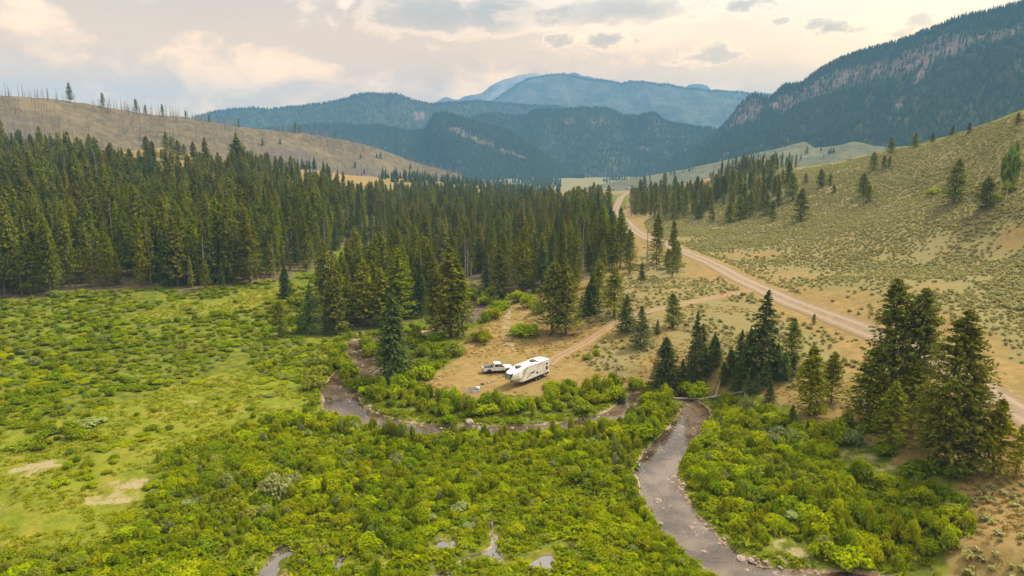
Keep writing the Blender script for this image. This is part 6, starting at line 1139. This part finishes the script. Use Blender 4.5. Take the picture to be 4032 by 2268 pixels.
    for sd in (.32, -.32): box('rail', (-4.98 * K, -.55 + sd * .5, 2.3), (.05, .05, 2.6), M['steel'], t, .01)
    ld = box('ladder', (-4.99 * K, -.55, 3.2), (.05, .36, .04), M['steel'], t, .01)
    for k in range(1, 6): box('rung', (0, 0, -.36 * k), (.04, .34, .04), M['steel'], ld, .01)
    box('spare_cover', (-5.0 * K, .45, 2.0), (.24, .8, .8), M['black'], t, .12); box('bumper', (-5.0 * K, 0, .78), (.18, 2.3, .18), M['black'], t, .03)
    for sd in (1, -1): box('tail_light', (-4.92 * K, .98 * sd, 1.3), (.06, .2, .4), M['red'], t, .02)
    box('axle_beam', (-1.7 * K, 0, .55), (2.4, 1.7, .18), M['black'], t, .03); box('underbelly', (-1.6 * K, 0, .72), (7.2, 2.2, .18), M['black'], t, .03)
trailer()

def truck():
    a = np.array(SPOT['truck_r']); b = np.array(SPOT['truck_f']); f = (b - a) / np.linalg.norm(b - a); left = np.array([-f[1], f[0]])
    ctr = (a + b) / 2 + left * .92; o = empty('pickup_truck', (ctr[0], ctr[1], g1(*ctr)), math.atan2(f[1], f[0]), (1.04, 1.04, 1.06))
    tag(o, 'white crew-cab pickup truck with black wheels parked behind the trailer nose', 'truck')
    HW = 1.0
    def sec(x, hw, z0, z1, tuck=.08, r=.08): return [(x, hw - tuck, z1), (x, -(hw - tuck), z1), (x, -hw + .01, z1 - .14), (x, -hw, (z0 + z1) / 2), (x, -hw + .05, z0), (x, hw - .05, z0), (x, hw, (z0 + z1) / 2), (x, hw - .01, z1 - .14)]
    # lower body: cab floor and hood, then bed sides
    obj('body', pymesh('body', *loft([sec(-.98, HW, .52, 1.24), sec(1.05, HW, .52, 1.25), sec(1.25, HW, .60, 1.29, .12), sec(2.35, HW - .02, .62, 1.24, .16), sec(2.72, HW - .08, .60, 1.14, .2), sec(2.84, HW - .2, .62, 1.02, .2)]), M['white_paint'], True), o)
    for sd in (1, -1):
        x0, x1 = -3.0, -1.0; y0, y1 = HW * sd, (HW - .13) * sd
        V = [(x0, y0, .62), (x1, y0, .60), (x1, y0 * .985, 1.28), (x0, y0 * .985, 1.28), (x0, y1, .62), (x1, y1, .60), (x1, y1, 1.28), (x0, y1, 1.28)]
        obj('bed_side', pymesh('bed_side', V, [(0, 1, 2, 3), (4, 7, 6, 5), (0, 3, 7, 4), (1, 5, 6, 2), (3, 2, 6, 7), (0, 4, 5, 1)], M['white_paint'], bev=.02), o)
        box('bed_rail', (-2.0, .93 * sd, 1.295), (2.0, .10, .03), M['black'], o, .01)
    box('bed_floor', (-2.0, 0, .78), (1.98, 1.72, .08), M['black'], o); box('bed_front', (-1.04, 0, 1.0), (.06, 1.72, .5), M['black'], o); tg = box('tailgate', (-3.02, 0, .96), (.10, 1.78, .62), M['white_paint'], o); box('handle', (-.06, 0, .1), (.03, .3, .08), M['black'], tg)
    # cab with raked windscreen
    def cs(x, hb, ht, z0, z1): return [(x[0], hb, z0), (x[0], -hb, z0), (x[1], -ht, z1), (x[1], ht, z1)]
    cab = [[(-.96, .97, 1.22), (-.96, -.97, 1.22), (-.86, -.80, 1.90), (-.86, .80, 1.90)], [(-.7, .97, 1.22), (-.7, -.97, 1.22), (-.66, -.79, 1.97), (-.66, .79, 1.97)], [(.45, .97, 1.24), (.45, -.97, 1.24), (.30, -.78, 1.96), (.30, .78, 1.96)], [(1.22, .95, 1.26), (1.22, -.95, 1.26), (.55, -.74, 1.88), (.55, .74, 1.88)]]
    cb = obj('cab', pymesh('cab', *loft(cab), M['white_paint'], bev=.03), o)
    def quad(name, pts, mat, par=o, th=.02, nrm=(0, 0, 1)):
        nv = Vector(nrm); V = [Vector(p) + nv * .016 for p in pts] + [Vector(p) - nv * th for p in pts]; m = len(pts)
        return obj(name, pymesh(name, [tuple(v) for v in V], [tuple(range(m)), tuple(range(2 * m - 1, m - 1, -1))] + [(k, k + m, (k + 1) % m + m, (k + 1) % m) for k in range(m)], mat), par)
    quad('windscreen', [(1.15, .82, 1.32), (1.15, -.82, 1.32), (.60, -.68, 1.85), (.60, .68, 1.85)], M['glass'], o, .02, (.7, 0, .72))
    quad('rear_window', [(-.945, .7, 1.34), (-.945, -.7, 1.34), (-.875, -.62, 1.80), (-.875, .62, 1.80)], M['glass'], o, .02, (-1, 0, .1))
    for sd in (1, -1):
        yb = lambda z: (.97 - (z - 1.22) / .75 * .185) * sd
        for x0, x1, x2, x3 in ((-.74, .08, .06, -.70), (.16, .98, .46, .14)): w_ = quad('window', [(x0, yb(1.34), 1.34), (x1, yb(1.34), 1.34), (x2, yb(1.82), 1.82), (x3, yb(1.82), 1.82)], M['glass'], o, .02, (0, sd, .25))
        for x0, x1 in ((-.92, .10), (.14, 1.12)):
            dr = slab('door', [(x0, .66), (x1, .66), (x1, 1.20), (x0, 1.20)], 0, (HW + .012) * sd, .02 * sd, M['white_paint'], o); box('handle', (x0 + .16, (HW + .03) * sd, 1.08), (.16, .03, .05), M['black'], dr, .01)
        box('mirror', (1.0, 1.14 * sd, 1.40), (.14, .2, .26), M['black'], o, .04)
        box('running_board', (.05, 1.0 * sd, .47), (2.3, .16, .07), M['black'], o, .02); box('sill', (.05, .95 * sd, .55), (2.0, .08, .10), M['black'], o, .02)
        for wx in (1.88, -1.87):
            V, F = ring_profile([(.50, -.02), (.57, -.02), (.57, .03), (.50, .03), (.50, -.02)], 24); V = [v for v in V]; ar = obj('wheel_arch', pymesh('wheel_arch', V, F, M['black'], True), o, (wx, (HW + .005) * sd, .44))
            box('wheel_well', (wx, .80 * sd, .56), (1.0, .36, .70), M['black'], o, .12)
            wheel(o, wx, (HW - .03) * sd, .45, .30, sd, M['black'], 8)
        box('headlight', (2.70, .72 * sd, .98), (.14, .36, .22), M['lamp'], o, .04); box('tail_light', (-3.03, .90 * sd, 1.02), (.08, .18, .36), M['red'], o, .02)
        slab('emblem', [(.62, .80), (.95, .80), (.97, .87), (.64, .87)], 0, (HW + .018) * sd, .01 * sd, M['grey'], o)
    box('grille', (2.83, 0, .92), (.08, 1.0, .34), M['black'], o, .03); box('front_bumper', (2.88, 0, .62), (.22, 1.86, .26), M['white_paint'], o, .06); box('rear_bumper', (-3.12, 0, .60), (.18, 1.86, .2), M['steel'], o, .04)
    box('chassis', (0, 0, .48), (5.2, 1.2, .2), M['black'], o, .03); box('hood_scoop', (1.75, 0, 1.28), (.8, .5, .05), M['white_paint'], o, .02); box('roof_marker', (.35, 0, 1.975), (.06, .5, .03), M['orange'], o, .01)
    return ctr, f, left, o.location.z
_c, _f, _l, _zt = truck()
def in_bed(name, cat, label, dx, dy, z, fn):
    p = _c + _f * dx + _l * dy; e = empty(name, (p[0], p[1], _zt + z), math.atan2(_f[1], _f[0])); tag(e, label, cat); fn(e)
in_bed('cargo_box', 'toolbox', 'dark toolbox lying in the pickup bed by the cab', -1.45, .1, .83, lambda e: (box('case', (0, 0, .22), (.5, .9, .42), M['grey'], e, .05), box('lid', (0, 0, .45), (.52, .92, .05), M['black'], e, .02)))
def _can(e):
    for k in (0,): box('can_body', (0, 0, .25), (.26, .42, .48), M['black'], e, .05); box('spout', (0, .12, .54), (.08, .08, .14), M['grey'], e, .02)
in_bed('fuel_can', 'can', 'black fuel can standing mid bed of the pickup', -2.0, -.3, .83, _can)
in_bed('hitch', 'hitch', 'dark fifth-wheel hitch plate mounted in the pickup bed', -2.35, .1, .83, lambda e: (box('plate', (0, 0, .42), (.6, .7, .07), M['black'], e, .02, (0, R(8), 0)), box('base', (0, 0, .2), (.4, .9, .4), M['grey'], e, .04)))

# ---------------------------------------------------------------- camp litter, cones, marker pole, distant campers
M['ash'] = plain('campfire_ash', (0.16, 0.145, 0.13), .95, .05, var=.5, scale=2.0)
M['white_plastic'] = plain('white_plastic', (0.85, 0.85, 0.84), .4, .4, var=.03)
def litter():
    x, y = SPOT['debris']; e = empty('camp_chair', (x + .25, y, g1(x, y)), .5); tag(e, 'collapsed dark camp chair lying beside the log seat', 'chair')
    box('seat', (0, 0, .10), (.55, .5, .04), M['black'], e, .01, (.15, .1, 0)); box('backrest', (-.35, .05, .16), (.5, .52, .04), M['black'], e, .01, (.1, -.35, .1))
    for dx, dy, r_ in ((.2, .3, .4), (-.2, .28, -.5), (.25, -.25, .2), (-.3, -.2, 1.0)): box('leg', (dx, dy, .08), (.75, .03, .03), M['steel'], e, .005, (0, .12, r_))
    e = empty('camp_tray', (x - .65, y - .1, g1(x - .65, y - .1)), .2); tag(e, 'pale metal tray lying by the collapsed camp chair', 'tray')
    box('tray_base', (0, 0, .05), (.8, .45, .04), M['lightgrey'], e, .01); 
    for s in (1, -1): box('tray_rim', (0, .22 * s, .10), (.8, .03, .1), M['lightgrey'], e, .01); box('tray_end', (.4 * s, 0, .10), (.03, .44, .1), M['lightgrey'], e, .01)
    x, y = SPOT['box']; e = empty('cooler', (x, y, g1(x, y)), -.7); tag(e, 'small white cooler box on the dry grass by the ash', 'cooler')
    box('cooler_body', (0, 0, .19), (.72, .42, .36), M['white_plastic'], e, .04); box('lid', (0, 0, .40), (.75, .45, .07), M['white_plastic'], e, .03); box('handle', (0, .24, .32), (.3, .03, .05), M['lightgrey'], e, .01)
    x, y = SPOT['ash']; rng = np.random.default_rng(4); n = 26; a = np.arange(n) / n * 6.283; rr = (1.0 + .5 * vnoise(np.cos(a) * 3 + 5, np.sin(a) * 3 + 5, 1.2, 3)) * np.array(1.0); V = [(x, y, g1(x, y) + .06)]
    for k in range(n): px = x + rr[k] * 1.25 * math.cos(a[k]); py = y + rr[k] * .95 * math.sin(a[k]); V.append((px, py, g1(px, py) + .03))
    tag(obj('ash_patch', pymesh('ash_patch', V, [(0, 1 + k, 1 + (k + 1) % n) for k in range(n)], M['ash'])), 'grey ash patch of an old campfire near the white cooler', kind='structure')
    for i, (x, y) in enumerate(SPOT['cone']):
        e = empty('traffic_cone', (x, y, g1(x, y)), 0); tag(e, ['orange traffic cone beside the camp track, the one farther from the junction', 'orange traffic cone beside the camp track, the one nearer the junction'][i], 'cone')
        box('base', (0, 0, .03), (.5, .5, .06), M['orange'], e, .02); V, F = ring_profile([(.19, .06), (.05, .92), (.03, .92)], 14); obj('cone_body', pymesh('cone_body', [(a_, c_, b_) for a_, b_, c_ in V], F, M['orange'], True), e)
    x, y = SPOT['pole']; e = empty('marker_pole', (x, y, g1(x, y)), 0); tag(e, 'thin bare pole topped with an orange marker at the grove foot', 'pole')
    V, F = loft([[(.07 * math.cos(q), .07 * math.sin(q), z_) for q in np.arange(6) * 1.047] for z_ in (-.2, 5.4)]); obj('pole_shaft', pymesh('pole_shaft', V, F, M['bark_pale']), e); box('marker', (0, 0, 5.5), (.7, .1, .35), M['orange'], e, .02)
    def small_camper(name, pos, rz, label, L, hgt_):
        x, y = pos; e = empty(name, (x, y, g1(x, y)), rz); tag(e, label, 'camper')
        obj('body', pymesh('body', *loft([rrect(-L / 2, 1.2, .6, hgt_, .15), rrect(L / 2 - .8, 1.2, .6, hgt_, .15), rrect(L / 2, 1.15, .8, hgt_ - .7, .2)]), M['white_paint'], bev=0), e)
        for sd in (1, -1):
            slab('window', rpoly(-1.2, .4, 1.6, 2.2), 0, 1.22 * sd, .03 * sd, M['glass'], e); wheel(e, -.3, 1.05 * sd, .36, .22, sd, M['steel'], 6)
        box('roof_unit', (-.2, 0, hgt_ + .12), (.9, .7, .25), M['lightgrey'], e, .06)
    small_camper('camper_trailer', SPOT['camper'], 1.1, 'white travel trailer half hidden among the pines behind the pond', 6.5, 2.9)
    small_camper('camper_van', SPOT['van'], -.4, 'white camper van glimpsed deep in the pine forest', 5.5, 2.8)
litter()

HAZE_DENSITY = 1.75e-4
# ---------------------------------------------------------------- smoke haze in the air
def haze():
    x, y0, y1, z0, z1 = 8000, -2600, 8400, -40, 800
    V = [(a * x, b, c) for a in (-1, 1) for b in (y0, y1) for c in (z0, z1)]
    me = bpy.data.meshes.new('haze'); me.from_pydata(V, [], [(0, 1, 3, 2), (4, 6, 7, 5), (0, 4, 5, 1), (2, 3, 7, 6), (0, 2, 6, 4), (1, 5, 7, 3)]); me.update()
    m = bpy.data.materials.new('smoky_haze'); m.use_nodes = True; w = NT(m.node_tree); w.n.clear()
    v = w.add('ShaderNodeVolumePrincipled'); v.inputs['Color'].default_value = (0.22, 0.53, 0.97, 1); v.inputs['Density'].default_value = HAZE_DENSITY; v.inputs['Anisotropy'].default_value = 0.0
    o_ = w.add('ShaderNodeOutputMaterial'); w.l.new(v.outputs[0], o_.inputs['Volume']); me.materials.append(m)
    m.cycles.homogeneous_volume = True if hasattr(m.cycles, 'homogeneous_volume') else None
    tag(obj('haze', me), 'thin bluish smoke haze filling the whole valley air', kind='stuff')
haze()
